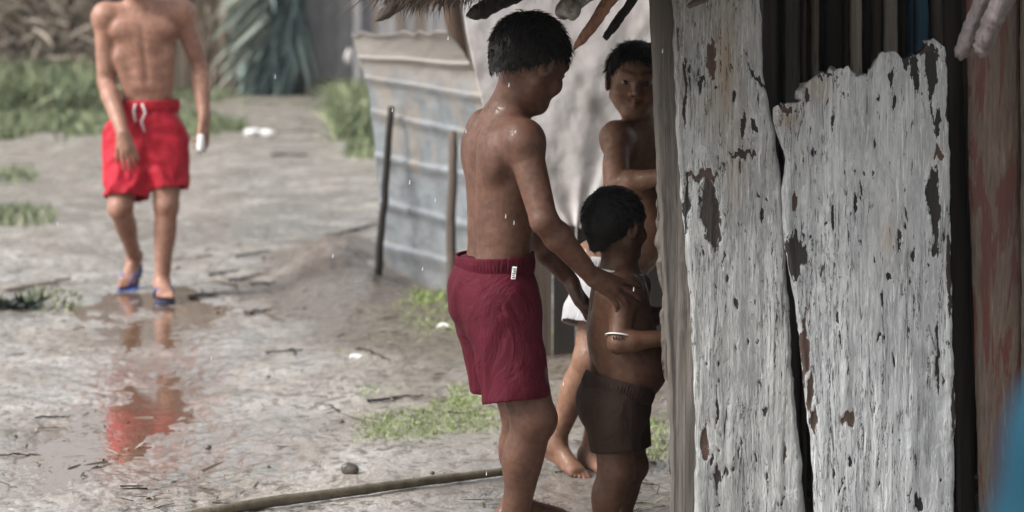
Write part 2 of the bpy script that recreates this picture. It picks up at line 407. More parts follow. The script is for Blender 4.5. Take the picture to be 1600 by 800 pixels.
def add_arm(s, sh, el, wr, r=(.04, .034, .03, .02), k=.02):
    s.cone(sh, el, r[0], r[1], k); m = el+.28*(wr-el); s.cone(el, m, r[1]*.95, r[2]*1.04, k*.6); s.cone(m, wr, r[2]*1.04, r[3], k*.6)
    s.ell(sh, np.array((1.12, 1.12, 1.3))*r[0], None, k)
def add_leg(s, hip, kn, an, r=(.075, .05, .045, .03), back=None, k=.025):
    s.cone(hip, kn, r[0], r[1], k); s.cone(kn, an, r[1]*.92, r[3], k*.7)
    bk = nrm(back) if back is not None else np.array((0, 1., 0)); m = kn+.32*(an-kn)+bk*r[1]*.22; ax = nrm(an-kn)
    a1 = nrm(np.cross(ax, (1, 0, .1))); s.ell(m, (r[2], r[2], np.linalg.norm(an-kn)*.30), (np.cross(ax, a1), a1, ax), k*.7)
    s.ell(kn-bk*r[1]*.35, np.array((.75, .75, .85))*r[1], None, k*.5)
def add_torso(s, neck, chest, belly, pelv, r, f, wc=(.13, .085), wb=(.105, .075), wp=(.11, .085), shl=None, shr=None, k=.045, headc=None, nr=.04, spine=True):
    up = nrm(neck-belly); A = (r, np.cross(up, r), up); lc = np.linalg.norm(neck-belly)
    s.ell(chest, (wc[0], wc[1], lc*.52), A, k); s.ell(belly, (wb[0], wb[1], lc*.55), A, k)
    up2 = nrm(belly-pelv); A2 = (r, np.cross(up2, r), up2); s.ell(pelv, (wp[0], wp[1], lc*.34), A2, k)
    for q in (shl, shr):
        s.cone(neck-up*.01, q+up*.012, nr*.72, nr*.78, .03); s.cone(chest+.35*(neck-chest), q, nr*1.2, nr*.9, .04)
        s.ell(chest+.55*(q-chest)-f*wc[1]*.62-up*lc*.02, (wc[0]*.36, .03, lc*.22), A, .03)      # shoulder blade
    if headc is not None: s.cone(neck-up*.02, headc-.35*(headc-neck)-f*.0, nr*1.15, nr, .025)
    if spine:
        b0 = chest+up*lc*.28-f*(wc[1]+.004); b1 = belly-up*lc*.25-f*(wb[1]+.004)
        s.cone(b0, b1, .010, .009, .022, sub=True)
# ================================================================== GROUND
def gh(x, y, fine=True):
    x = np.asarray(x, float); y = np.asarray(y, float)
    far = 1-sst(14, 40, y)*.4
    h = .016*fbm(x*1.1, y*.8, seed=3, o=3)+.010*fbm(x*4.5, y*3.2, seed=5, o=3)
    if fine: h = h+.0042*fbm(x*19, y*15, seed=9, o=3)+.0022*fbm(x*70, y*60, seed=12, o=2)
    def g(cx, cy, sx, sy): return np.exp(-(((x-cx)/sx)**2+((y-cy)/sy)**2))
    wet = sst(-3.1, -2.0, x)*(1-sst(-.75, -.3, x+.12*(y-8)*(y > 8)))*sst(5.2, 6.0, y)*(1-sst(11.6, 12.8, y))
    path = np.clip(g(-1.19, 8.0, .20, 1.0)+.75*g(-1.40, 9.9, .28, 1.1)+.22*g(-1.75, 7.1, .6, .3)+.7*g(-1.1, 11.2, .45, .5)+.5*g(-1.36, 6.95, .16, .45)+.5*g(-1.28, 7.3, .12, .5), 0, 1.1)
    h = h*far*.9+.017*(1-wet)+wet*(.0075-.0150*path+.012*fbm(x*6, y*2.2, seed=44, o=4)*path+.004*fbm(x*30, y*14, seed=45, o=2))
    h = h+.15*g(-.84, 11.9, .27, 1.0)*(1+.35*fbm(x*5, y*5, seed=20, o=3))+.02*g(-.35, 10.4, .45, .6)+.075*sst(-.2, .5, x)*sst(7.6, 9.2, y)*(y < 60)
    calm = g(.15, 6.5, .5, .75); h = h*(1-.75*calm)+.004*calm
    h = h+.10*sst(25, 31, y)
    return h
th = np.concatenate([-np.geomspace(60, .42, 30), np.linspace(-.40, -.215, 40), np.linspace(-.21, .07, 520), np.linspace(.075, .4, 40), np.geomspace(.42, 60, 30)])
pys = np.linspace(840, 128, 420); rows = 5165/(pys+6)
yy = np.concatenate([np.array((-60, -20, -8, -3, 0, 2, 3.2, 4, 4.6, 5.1, 5.5, 5.8)), rows[rows > 5.95], np.geomspace(rows[-1]*1.04, 1500, 26)])
TH, YY = np.meshgrid(th, yy); XX = TH*np.maximum(YY, 4.0); ZZ = gh(XX, YY)
ZZ = np.where(YY > 60, .1+.2*fbm(XX*.01, YY*.01, seed=2, o=2), ZZ)
nr, nc = XX.shape; ii = np.arange(nr*nc).reshape(nr, nc)
gf = np.stack([ii[:-1, :-1], ii[:-1, 1:], ii[1:, 1:], ii[1:, :-1]], -1).reshape(-1, 4)
m = M('wet_sandy_mud')
n1 = m.noise(.55, (1, .55, 1), 5, .6); n2 = m.noise(3.2, (1, .6, 1), 6, .65, .4); n3 = m.noise(26, (1, .7, 1), 5, .6); n4 = m.noise(150, detail=3)
c = m.ramp(n2, [(.30, (.10, .08, .062)), (.40, (.22, .19, .16)), (.55, (.33, .30, .27)), (.68, (.50, .475, .44))])
c = m.mix(m.ramp(n1, [(.35, .55), (.65, 0)]), c, (.21, .18, .15))
c = m.mix(m.ramp(n3, [(.39, .9), (.48, 0)]), c, (.065, .047, .034))
c = m.mix(m.ramp(n4, [(.56, 0), (.64, .6)]), c, (.42, .39, .35)); c = m.mix(m.ramp(n4, [(.36, .7), (.44, 0)]), c, (.09, .068, .05))
n5 = m.noise(1.9, (1, .8, 1), 4, .6, 0, (4, 9, 0))
c = m.mix(m.ramp(n5, [(.60, 0), (.70, .35)]), c, (.10, .12, .045))
c = m.mix(m.math('MULTIPLY', m.attr('soil'), .95), c, m.ramp(n3, [(.3, (.045, .032, .024)), (.65, (.125, .094, .070))]))
c = m.mix(m.math('MULTIPLY', m.attr('mud'), .6), c, m.ramp(n2, [(.35, (.10, .068, .050)), (.62, (.235, .175, .14))]))
c = m.mix(m.math('MULTIPLY', m.attr('trod'), .8), c, m.ramp(n3, [(.3, (.11, .098, .088)), (.65, (.19, .175, .16))]))
c = m.mix(m.math('MULTIPLY', m.attr('turf'), .45), c, m.ramp(n3, [(.3, (.07, .07, .04)), (.65, (.19, .18, .13))]))
ro = m.ramp(m.noise(2.1, (1, .55, 1), 5, .65, .3, (7, 3, 1)), [(.36, .22), (.50, .40), (.64, .65)])
sp = m.bump(n3, .7, .018, m.bump(n4, .5, .003))
m.set(col=c, rough=ro, spec=.5, normal=sp); 
film = m.math('ADD', m.ramp(m.noise(1.5, (1, .45, 1), 6, .68, .5, (11, 2, 0)), [(.39, .05), (.52, .9)]), m.math('MULTIPLY', m.attr('mud'), .55))
film = m.math('MULTIPLY', film, m.math('SUBTRACT', 1.0, m.math('MULTIPLY', m.attr('dry'), .9)), 0); m.put(m.b.inputs['Coat Weight'], m.math('MINIMUM', film, .95)); m.put(m.b.inputs['Coat Roughness'], m.ramp(m.noise(7, (1, .5, 1), 4), [(.35, .05), (.65, .22)]))
m.put(m.b.inputs["Coat Normal"], m.bump(m.noise(38, (1, .6, 1), 4), .35, .008))
gg = lambda cx, cy, sx, sy: np.exp(-(((XX-cx)/sx)**2+((YY-cy)/sy)**2))
wob_ = fbm(XX*3, YY*2, seed=61, o=4)
soil = np.clip(2.3*(gg(-.88, 11.9, .36, 1.4)+.9*gg(-.6, 10.7, .3, .6)+.9*gg(-.3, 10.0, .5, .9)+.8*gg(.2, 8.6, .5, .8))*(.8+.8*wob_)-.15, 0, 1)
mud = np.clip(1.5*(gg(-1.19, 8.6, .26, 2.2)+.8*gg(-1.65, 7.1, .8, .35)+.6*gg(-1.0, 11.3, .4, .5)+.6*gg(-.8, 7.6, .25, .8))*(.75+1.0*wob_)-.2, 0, 1)
trod = np.clip(1.4*gg(.2, 6.5, .42, .55)*(1+.3*wob_), 0, 1)
turf = np.clip((gg(-.22, 7.8, .28, .5)+gg(-.2, 8.9, .3, .5)+.8*gg(-.4, 9.9, .3, .5)+sst(27, 29, YY)*(1-sst(60, 70, YY))+.8*gg(-3.4, 25, .9, 2.5))*(.8+.8*wob_), 0, 1)
ground = mk('ground', np.stack([XX, YY, ZZ], -1).reshape(-1, 3), gf, m.m, attrs={'soil': soil.ravel(), 'mud': mud.ravel(), 'trod': trod.ravel(), 'turf': turf.ravel(), 'dry': np.clip(sst(14, 20, YY)*.65+gg(-.2, 8.3, .45, 1.1)+.9*soil, 0, 1).ravel()}); tag(ground, kind='structure')
# rain water lying in the dips
m = M('puddle_water'); nn = m.noise(14, (1, .6, 1), 3); n2 = m.noise(90, (1, .8, 1), 2)
m.set(col=(.13, .085, .058), rough=.045, spec=.5, ior=1.33, normal=m.bump(nn, .30, .012, m.bump(n2, .25, .0016)))
m.b.inputs['Coat Weight'].default_value = .35; m.b.inputs['Coat Roughness'].default_value = .03
gx, gy = np.meshgrid(np.linspace(-3.05, -.42, 40), np.linspace(5.3, 12.6, 60)); jj = np.arange(gx.size).reshape(gx.shape)
wf = np.stack([jj[:-1, :-1], jj[:-1, 1:], jj[1:, 1:], jj[1:, :-1]], -1).reshape(-1, 4)
tag(mk('puddle_water', np.stack([gx, gy, np.full_like(gx, -.0035)], -1).reshape(-1, 3), wf, m.m), kind='structure')
# ================================================================== MATERIALS FOR WOOD
def wood_mat(name, c1, c2, dark=(.02, .016, .013), sc=(60, 60, 2.2), rough=.7, crack=(.60, .68), bump=.5, dist=.004):
    m = M(name); n = m.noise(1, sc, 6, .65, .3); n2 = m.noise(1, (sc[0]*3.3, sc[1]*3.3, sc[2]*3), 5, .6); n3 = m.noise(3, (1, 1, .5), 4)
    c = m.ramp(n, [(.3, c1), (.7, c2)]); c = m.mix(m.ramp(n3, [(.35, .45), (.65, 0)]), c, tuple(x*.55 for x in c1))
    c = m.mix(m.ramp(n2, [(crack[0], 0), (crack[1], .9)]), c, dark)
    m.set(col=c, rough=rough, spec=.35, normal=m.bump(n2, bump, dist, m.bump(n, bump, dist*2))); return m.m
def plate_mat(name, base, hi, under=(.009, .0085, .009), fib=.5):
    """pale peeling skin over a dark board: attributes chip / brown / tan mark the flaked and stained places"""
    m = M(name)
    fa = m.noise(1, (46, 46, 2.8), 7, .68, .9); fb = m.noise(1, (230, 230, 13), 5, .62, 1.2); fc = m.noise(9, (1, 1, .35), 5, .6, 1.5); fd = m.noise(48, (1, 1, .4), 5, .65, 1.2)
    c = m.ramp(fa, [(.34, tuple(x*.76 for x in base)), (.47, base), (.64, hi)])
    fe = m.noise(1, (13, 13, 3.2), 5, .62, 1.2, (2, 2, 9)); smooth = m.mix(m.ramp(fd, [(.35, 0), (.65, 1)]), tuple(x*.92 for x in base), tuple(x*1.02 for x in hi))
    c = m.mix(m.ramp(fe, [(.42, 0), (.60, .85)]), c, smooth)
    c = m.mix(m.ramp(fc, [(.36, .55), (.56, 0)]), c, tuple(x*.60 for x in base))
    fmask = m.ramp(fe, [(.45, 1), (.62, .25)])
    c = m.mix(m.math('MULTIPLY', fmask, m.ramp(fb, [(.55, 0), (.64, .75)])), c, tuple(min(.9, x*1.25) for x in hi))
    c = m.mix(m.math('MULTIPLY', fmask, m.ramp(fb, [(.30, .35), (.37, 0)])), c, (.11, .10, .09))
    st = m.attr('tan'); c = m.mix(m.math('MULTIPLY', st, m.ramp(fd, [(.25, .35), (.6, 1)])), c, (.24, .17, .095))
    # fine cracks and pin-holes
    cr = m.noise(1, (120, 120, 7), 6, .72, 1.8, (3, 0, 5)); crk = m.ramp(cr, [(.615, 0), (.635, 1)])
    pv = m.noise(1, (46, 46, 13), 6, .7, 1.0, (0, 7, 2)); pin = m.ramp(pv, [(.645, 0), (.66, 1)])
    a = m.math('ADD', m.attr('chip'), m.math('MULTIPLY', m.math('SUBTRACT', m.noise(1, (95, 95, 22), 6, .7, .6, (5, 1, 0)), .5), 1.2))
    chip = m.ramp(a, [(.49, 0), (.51, 1)])
    rim = m.ramp(a, [(.40, 0), (.475, .55), (.50, 0)])
    c = m.mix(rim, c, tuple(min(.95, x*1.25) for x in hi))
    ln = m.math('ABSOLUTE', m.math('SUBTRACT', m.noise(1, (34, 34, 2.4), 6, .62, 1.4, (8, 0, 3)), .5)); lm = m.ramp(m.noise(1, (9, 9, 3.5), 4, .6, 0, (1, 4, 4)), [(.46, 0), (.53, 1)])
    line = m.math('MULTIPLY', m.ramp(ln, [(.004, 1), (.010, 0)]), lm)
    hole = m.math('MAXIMUM', line, 0.0); hole = m.math('MAXIMUM', m.math('MAXIMUM', chip, hole), m.math('MAXIMUM', crk, pin))
    brn = m.ramp(m.noise(30, (1, 1, .3), 4), [(.3, (.040, .023, .018)), (.7, (.085, .048, .036))])
    uc = m.mix(m.attr('brown'), under, brn)
    c = m.mix(hole, c, uc)
    rough = m.mix(hole, m.ramp(fc, [(.3, .42), (.7, .62)]), .75)
    hgt = m.math('SUBTRACT', m.math('ADD', m.math('MULTIPLY', fa, .8), m.math('MULTIPLY', fb, .25)), m.math('MULTIPLY', hole, .55))
    m.set(col=c, rough=rough, spec=.5, normal=m.bump(hgt, .45, .008, m.bump(fd, .5, .010)))
    return m.m
MW_POST = wood_mat('grey_weathered_post', (.085, .075, .066), (.165, .148, .132), sc=(55, 55, 2.0), crack=(.63, .70))
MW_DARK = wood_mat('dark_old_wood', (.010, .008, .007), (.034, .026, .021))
MW_MID = wood_mat('brown_old_wood', (.06, .045, .035), (.13, .10, .08))
MW_TAN = wood_mat('tan_old_wood', (.13, .105, .08), (.24, .2, .16))
MW_PALE = wood_mat('pale_old_wood', (.28, .25, .20), (.46, .42, .36))
MW_BRANCH = wood_mat('bark_branch', (.05, .04, .034), (.15, .12, .10), sc=(35, 35, 12), bump=.8)
MW_SILVER = wood_mat('bleached_branch', (.09, .075, .073), (.19, .17, .175), sc=(26, 26, 14), bump=.9, crack=(.62, .70))
MW_SPLIT = wood_mat('split_red_wood', (.15, .07, .045), (.33, .17, .11), sc=(40, 40, 10), bump=.7)
MP_BRIGHT = plate_mat('pale_peeling_skin', (.32, .335, .345), (.49, .51, .52))
MP_GREY = plate_mat('grey_peeling_skin', (.255, .26, .257), (.42, .43, .427))
# ================================================================== HUT
hut = root('thatched_hut', (.9, 6.2, 0), 'old palm thatched hut with peeling pale plank wall and grey corner post, beside the children', 'hut')
def W_arr(px, py, Y):
    u = (px-800)/FPX; v = (400-py)/FPX; dy = CP+v*SP; dz = -SP+v*CP; t = Y/dy
    return np.stack([u*t, Y+0*u, CAMZ+dz*t], -1)
def plank(name, Lp, Rp, top, Y, mat, du=1.9, dv=3.0, seed=1, chips=(), tans=(), bot=930, amp=(.0075, .0026), thick=.022, edge=3.0, yaw=0, label=None, curl=0):
    Lx = np.array([p[0] for p in Lp]); Ly = np.array([p[1] for p in Lp]); Rx = np.array([p[0] for p in Rp]); Ry = np.array([p[1] for p in Rp])
    wpx = abs(np.mean(Rx)-np.mean(Lx)); nu = max(6, int(wpx/du)); nv = int((bot-min(p[1] for p in top))/dv)
    u, v = np.meshgrid(np.linspace(0, 1, nu), np.linspace(0, 1, nv))
    tx = np.array([p[0] for p in top]); ty = np.array([p[1] for p in top])
    x0 = np.interp(ty.mean(), Ly, Lx); x1 = np.interp(ty.mean(), Ry, Rx)
    pxu = x0+(x1-x0)*u; pt = np.interp(pxu, tx, ty)+(4*fbm(pxu/7, pxu*0, seed=seed+40, o=3) if ty.max()-ty.min() > 5 else 0)
    py = pt+(bot-pt)*v
    L = np.interp(py, Ly, Lx)+edge*fbm(py/34, py*0, seed=seed+1, o=3); Rr = np.interp(py, Ry, Rx)+edge*fbm(py/30, py*0, seed=seed+2, o=3)
    px = L+(Rr-L)*u
    P = W_arr(px, py, np.full(px.shape, float(Y))); X, Z = P[..., 0], P[..., 2]
    d = amp[0]*(1.15*fbm(X*13, Z*.9, seed=seed+3, o=3)+.35*fbm(X*34, Z*2, seed=seed+13, o=2))+amp[1]*.5*fbm(X*70, Z*4, seed=seed+4, o=2)+amp[1]*1.5*(.4-np.abs(fbm(X*24, Z*17, seed=seed+5, o=4)))*sst(-.2, .4, fbm(X*5, Z*3, seed=seed+6, o=2))
    ck = np.zeros(px.shape); br = np.zeros(px.shape); tn = np.zeros(px.shape)
    gq = np.random.default_rng(seed+77); chips = list(chips)
    if seed in (21, 31):
        for _ in range(48):
            cy_ = gq.uniform(70, 800); l_, r_ = np.interp(cy_, Ly, Lx), np.interp(cy_, Ry, Rx); cx_ = l_+(r_-l_)*(.04+.92*gq.random()); chips.append((cx_, cy_, gq.uniform(.9, 2.0), gq.uniform(3, 13), gq.random()**2, gq.normal()*.12))
    wx = px+4.5*fbm(px/9, py/22, seed=seed+50, o=4)+1.5*fbm(px/2.5, py/5, seed=seed+51, o=2); wy = py+16*fbm(px/5, py/30, seed=seed+52, o=3)
    for (cx, cy, rx, ry, b, *sl) in chips:
        k = sl[0] if sl else 0; r = (np.abs((wx-cx-k*(wy-cy))/rx)**1.25+np.abs((wy-cy)/ry)**1.25)**.85*.92
        val = np.clip(1-r/2, 0, 1); br = np.where(val > np.maximum(ck, .2), b, br); ck = np.maximum(ck, val)
    for (cx, cy, rx, ry, a) in tans:
        tn = np.maximum(tn, a*np.exp(-((px-cx)/rx)**2-((py-cy)/ry)**2))
    d = d+.0018*fbm(X*55+2*fbm(X*9, Z*5, seed=seed+9, o=2), Z*2.2, seed=seed+8, o=3)-.003*sst(.45, .55, ck)-.004*sst(.0, .03, 1-u)*0
    e = np.minimum(u, 1-u)*wpx; d = d*(.25+.75*sst(0, 12, e)); d = d-.006*(1-sst(0, 6, e))
    d = d+curl*(1-sst(0, 40, (1-u)*wpx))
    P[..., 1] = P[..., 1]-d
    P[..., 1] += yaw*(P[..., 0]-P[..., 0].mean())
    ii = np.arange(nu*nv).reshape(nv, nu); f = np.stack([ii[:-1, :-1], ii[1:, :-1], ii[1:, 1:], ii[:-1, 1:]], -1).reshape(-1, 4)
    o = mk(name, P.reshape(-1, 3), f, mat, hut, attrs={'chip': ck.ravel(), 'brown': br.ravel(), 'tan': tn.ravel()})
    md = o.modifiers.new('thick', 'SOLIDIFY'); md.thickness = thick; md.offset = -1
    if label: o['label'] = label
    return o
plank('corner_post', [(1011, -60), (1020, 130), (1033, 400), (1046, 620), (1050, 930)], [(1060, -60), (1068, 300), (1092, 560), (1100, 930)], [(1000, -60), (1100, -60)], 5.76, MW_POST, seed=11, amp=(.008, .003), thick=.05, edge=1.6)
plank('wall_board', [(1049, -60), (1056, 200), (1074, 420), (1086, 620), (1086, 930)], [(1180, -60), (1191, 50), (1190, 110), (1208, 190), (1216, 250), (1225, 330), (1232, 480), (1240, 600), (1250, 700), (1258, 800), (1265, 930)],
      [(1040, -60), (1240, -60)], 5.72, MP_GREY, seed=21, curl=.006,
      chips=[(1111, 335, 17, 62, .25, .12), (1072, 318, 5, 42, 0), (1162, 205, 5, 22, .1), (1179, 202, 4, 19, 0, .2), (1111, 90, 8, 33, 1), (1095, 132, 6, 8, 0), (1101, 692, 7, 26, .9), (1121, 745, 7, 18, .3),
             (1147, 148, 3, 12, 0), (1182, 120, 2.5, 36, 0, .55), (1070, 150, 2.5, 60, .3), (1103, 275, 26, 9, .7), (1160, 240, 22, 8, .3), (1191, 330, 3, 14, 0), (1120, 640, 2.5, 30, .2), (1196, 640, 4, 7, .2), (1150, 470, 3, 10, .4)],
      tans=[(1133, 110, 16, 90, .85), (1150, 250, 18, 60, .4), (1148, 300, 9, 16, .5), (1110, 170, 12, 40, .4)], label='pale grey peeling plank beside the corner post')
plank('wall_board', [(1205, 100), (1209, 190), (1228, 250), (1222, 300), (1222, 340), (1232, 420), (1246, 500), (1256, 600), (1268, 700), (1272, 800), (1276, 930)],
      [(1474, 60), (1480, 100), (1486, 300), (1487, 500), (1493, 620), (1491, 800), (1494, 930)],
      [(1200, 172), (1212, 166), (1240, 162), (1254, 158), (1256, 132), (1270, 120), (1300, 110), (1324, 104), (1333, 118), (1350, 116), (1362, 108), (1378, 84), (1400, 78), (1412, 92), (1440, 82), (1455, 66), (1465, 58), (1478, 72), (1490, 80)], 5.70, MP_BRIGHT, seed=31,
      chips=[(1246, 398, 15, 34, .1), (1234, 385, 7, 20, .1), (1241, 322, 5, 24, 1), (1258, 545, 8, 52, 1), (1272, 655, 6, 18, .9), (1266, 612, 5, 26, .8), (1326, 652, 11, 12, 1),
             (1455, 112, 9, 54, 0), (1430, 116, 6, 30, 0, .1), (1418, 94, 16, 13, 0), (1444, 78, 26, 8, .4), (1486, 100, 7, 66, 0), (1484, 172, 6, 34, 0), (1464, 192, 6, 20, 0), (1467, 240, 10, 11, 1), (1462, 330, 8, 72, .1), (1458, 300, 10, 40, 0), (1486, 185, 5, 46, 0), (1484, 430, 4, 70, .4),
             (1434, 785, 6, 18, 0), (1393, 120, 4, 14, 0), (1396, 160, 2.5, 20, 0), (1336, 318, 3, 15, 0), (1346, 302, 2.5, 10, .3), (1427, 397, 4, 13, 0), (1404, 375, 2, 20, .1), (1273, 232, 4, 6, .1), (1388, 432, 5, 8, 0), (1302, 190, 2.5, 20, .2), (1329, 718, 3, 8, .1),
             (1262, 150, 4, 10, .2), (1345, 110, 16, 5, .8), (1290, 118, 20, 5, .5), (1230, 172, 16, 7, .6), (1302, 338, 3, 20, 0), (1372, 525, 3, 7, .2), (1466, 560, 2.5, 60, .2), (1490, 640, 4, 50, .5)],
      tans=[(1388, 372, 14, 34, .55), (1275, 140, 26, 22, .6), (1230, 185, 18, 18, .75), (1467, 240, 10, 9, 1), (1375, 345, 8, 60, .2), (1250, 250, 10, 30, .25)], label='wide bright silver white peeling plank with ragged top')
# gap board coloured near black as its deep shadow, and red-brown board at the right
plank('wall_board', [(1470, -60), (1500, 930)], [(1500, -60), (1530, 930)], [(1460, -60), (1540, -60)], 5.98, MW_DARK, seed=41, edge=1.5, amp=(.004, .001), label='gap board behind the pale planks, coloured as deep shadow')
m = M('red_worn_paint'); na = m.noise(1, (26, 26, 3.2), 6, .68, .8); nb = m.noise(1, (160, 160, 14), 5, .65); nc_ = m.noise(2.2, (1, 1, .5), 3)
c = m.ramp(nb, [(.3, (.12, .09, .07)), (.7, (.25, .19, .15))]); c = m.mix(m.ramp(na, [(.485, 0), (.545, .8)]), c, (.15, .036, .032)); c = m.mix(m.ramp(nb, [(.62, 0), (.7, .5)]), c, (.34, .3, .26)); c = m.mix(m.ramp(nc_, [(.4, .4), (.6, 0)]), c, (.07, .055, .045))
MP_RED = m.set(col=c, rough=.62, spec=.4, normal=m.bump(nb, .6, .005, m.bump(na, .4, .006)))
plank('wall_board', [(1508, -60), (1515, 300), (1535, 930)], [(1592, -60), (1596, 300), (1600, 930)], [(1500, -60), (1600, -60)], 5.90, MP_RED, seed=51, edge=1.6, amp=(.004, .001), label='brown board with worn dark red paint')
plank('wall_board', [(1594, -60), (1598, 930)], [(1690, -60), (1695, 930)], [(1590, -60), (1700, -60)], 5.86, MW_TAN, seed=61, edge=1.6, amp=(.004, .001), du=6, dv=10, label='tan board at the right end')
for i in range(10):
    x = 1692+i*92; plank('wall_board', [(x, -260), (x+2, 930)], [(x+88, -260), (x+90, 930)], [(x-5, -260), (x+100, -260)], 5.9+.03*(i % 2), (MW_MID, MW_TAN, MW_POST)[i % 3], seed=70+i, edge=1.5, du=14, dv=20)
# slats seen in the dark opening over the broken plank, the back and side walls of the room
sl_ = [(1186, 30, MW_DARK), (1224, 26, MW_POST), (1252, 8, MW_MID), (1266, 14, MW_TAN), (1288, 30, MW_DARK), (1318, 9, MW_MID), (1328, 19, MW_PALE), (1350, 10, MW_DARK), (1362, 16, MW_TAN), (1381, 22, MW_PALE), (1406, 11, MW_DARK)]
m = M('blue_painted_slat'); n_ = m.noise(1, (40, 40, 3), 4); MB_BLUE = m.set(col=m.ramp(n_, [(.3, (.02, .07, .12)), (.7, (.035, .13, .22))]), rough=.55)
sl_ += [(1420, 8, MB_BLUE), (1430, 21, MB_BLUE), (1453, 36, MW_TAN), (1492, 30, MW_MID)]
for i, (x, w_, mt) in enumerate(sl_):
    plank('slat', [(x, -60), (x+1, 930)], [(x+w_, -60), (x+w_+1, 930)], [(x-4, -60), (x+w_+4, -60)], 6.30+.05*((i*7) % 3), mt, seed=90+i, edge=1.2, du=5, dv=10, amp=(.003, .001), label='blue painted slat' if mt is MB_BLUE else None)
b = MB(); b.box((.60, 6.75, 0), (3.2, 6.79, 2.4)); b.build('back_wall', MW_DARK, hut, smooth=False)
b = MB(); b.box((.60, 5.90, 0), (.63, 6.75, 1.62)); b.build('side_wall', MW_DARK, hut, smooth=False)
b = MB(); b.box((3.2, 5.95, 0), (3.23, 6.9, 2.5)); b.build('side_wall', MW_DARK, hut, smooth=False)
# roof: slab of palm thatch, rafters and hanging fringe
def eave(y): return np.interp(y, [5.15, 5.5, 6.0, 6.4, 9.3], [.16, .0, -.14, -.27, -.30])
ys = np.linspace(5.15, 7.7, 60); ts = np.linspace(0, 3.6, 50)
T_, Y_ = np.meshgrid(ts, ys); X_ = eave(Y_)+T_; Z_ = 1.405+.52*T_+.012*fbm(X_*6, Y_*6, seed=4)+.05*sst(5.6, 5.15, Y_)*0
ii = np.arange(T_.size).reshape(T_.shape); f = np.stack([ii[:-1, :-1], ii[1:, :-1], ii[1:, 1:], ii[:-1, 1:]], -1).reshape(-1, 4)
m = M('palm_thatch'); n_ = m.noise(6); n2 = m.noise(160, detail=3); MTH = m.set(col=m.ramp(n_, [(.3, (.030, .020, .014)), (.55, (.075, .050, .035)), (.75, (.14, .105, .075))]), rough=.8, normal=m.bump(n2, .4, .003))
roof = mk('roof', np.stack([X_, Y_, Z_], -1).reshape(-1, 3), f, MTH, hut)
md = roof.modifiers.new('t', 'SOLIDIFY'); md.thickness = .07; md.offset = 1 
n = 9000; yy_ = 5.15+2.55*rng.random(n); tt = rng.random(n)**1.6*3.4
P = np.stack([eave(yy_)+tt, yy_, 1.405+.52*tt+.075+.01*rng.random(n)], -1)
D = np.stack([-np.ones(n)+.2*rng.normal(size=n), .25*rng.normal(size=n), -.50+.08*rng.normal(size=n)], -1); D /= np.linalg.norm(D, axis=1)[:, None]
V_, Q_, Tq = strips(P, D, .18+.14*rng.random(n), .006+.006*rng.random(n), np.array((0, 0, -.03))*rng.random((n, 1)), side=np.array((0, 1., 0))+.3*rng.normal(size=(n, 3)))
mk_strips('thatch', V_, Q_, Tq, MTH, roof)
def fringe(y0, y1, n, l0, l1, zoff=0, dx=.03, seed=0):
    g = np.random.default_rng(seed); y = y0+(y1-y0)*g.random(n); cl = .5+.5*vnoise(y*38, y*0, seed=seed)
    P = np.stack([eave(y)+dx*g.normal(size=n), y, 1.40+zoff+.02*g.random(n)], -1)
    D = np.stack([-.35+.28*g.normal(size=n), .3*g.normal(size=n), -np.ones(n)], -1); D /= np.linalg.norm(D, axis=1)[:, None]
    return strips(P, D, (l0+(l1-l0)*g.random(n))*(.45+.75*cl), .0022+.0035*g.random(n), np.stack([.012*g.normal(size=n), .01*g.normal(size=n), -.004*g.random(n)], -1))
acc = [fringe(5.85, 6.9, 3400, .06, .13, seed=3), fringe(5.6, 6.05, 420, .03, .085, seed=4), fringe(5.15, 5.6, 300, .02, .07, seed=5), fringe(6.9, 7.7, 500, .03, .07, seed=6)]
off = 0; VV = []; QQ = []; TT = []
for a, b_, c_ in acc: VV.append(a); QQ.append(b_+off); TT.append(c_+off); off += len(a)
mk_strips('fringe', np.concatenate(VV), np.concatenate(QQ), np.concatenate(TT), MTH, roof)
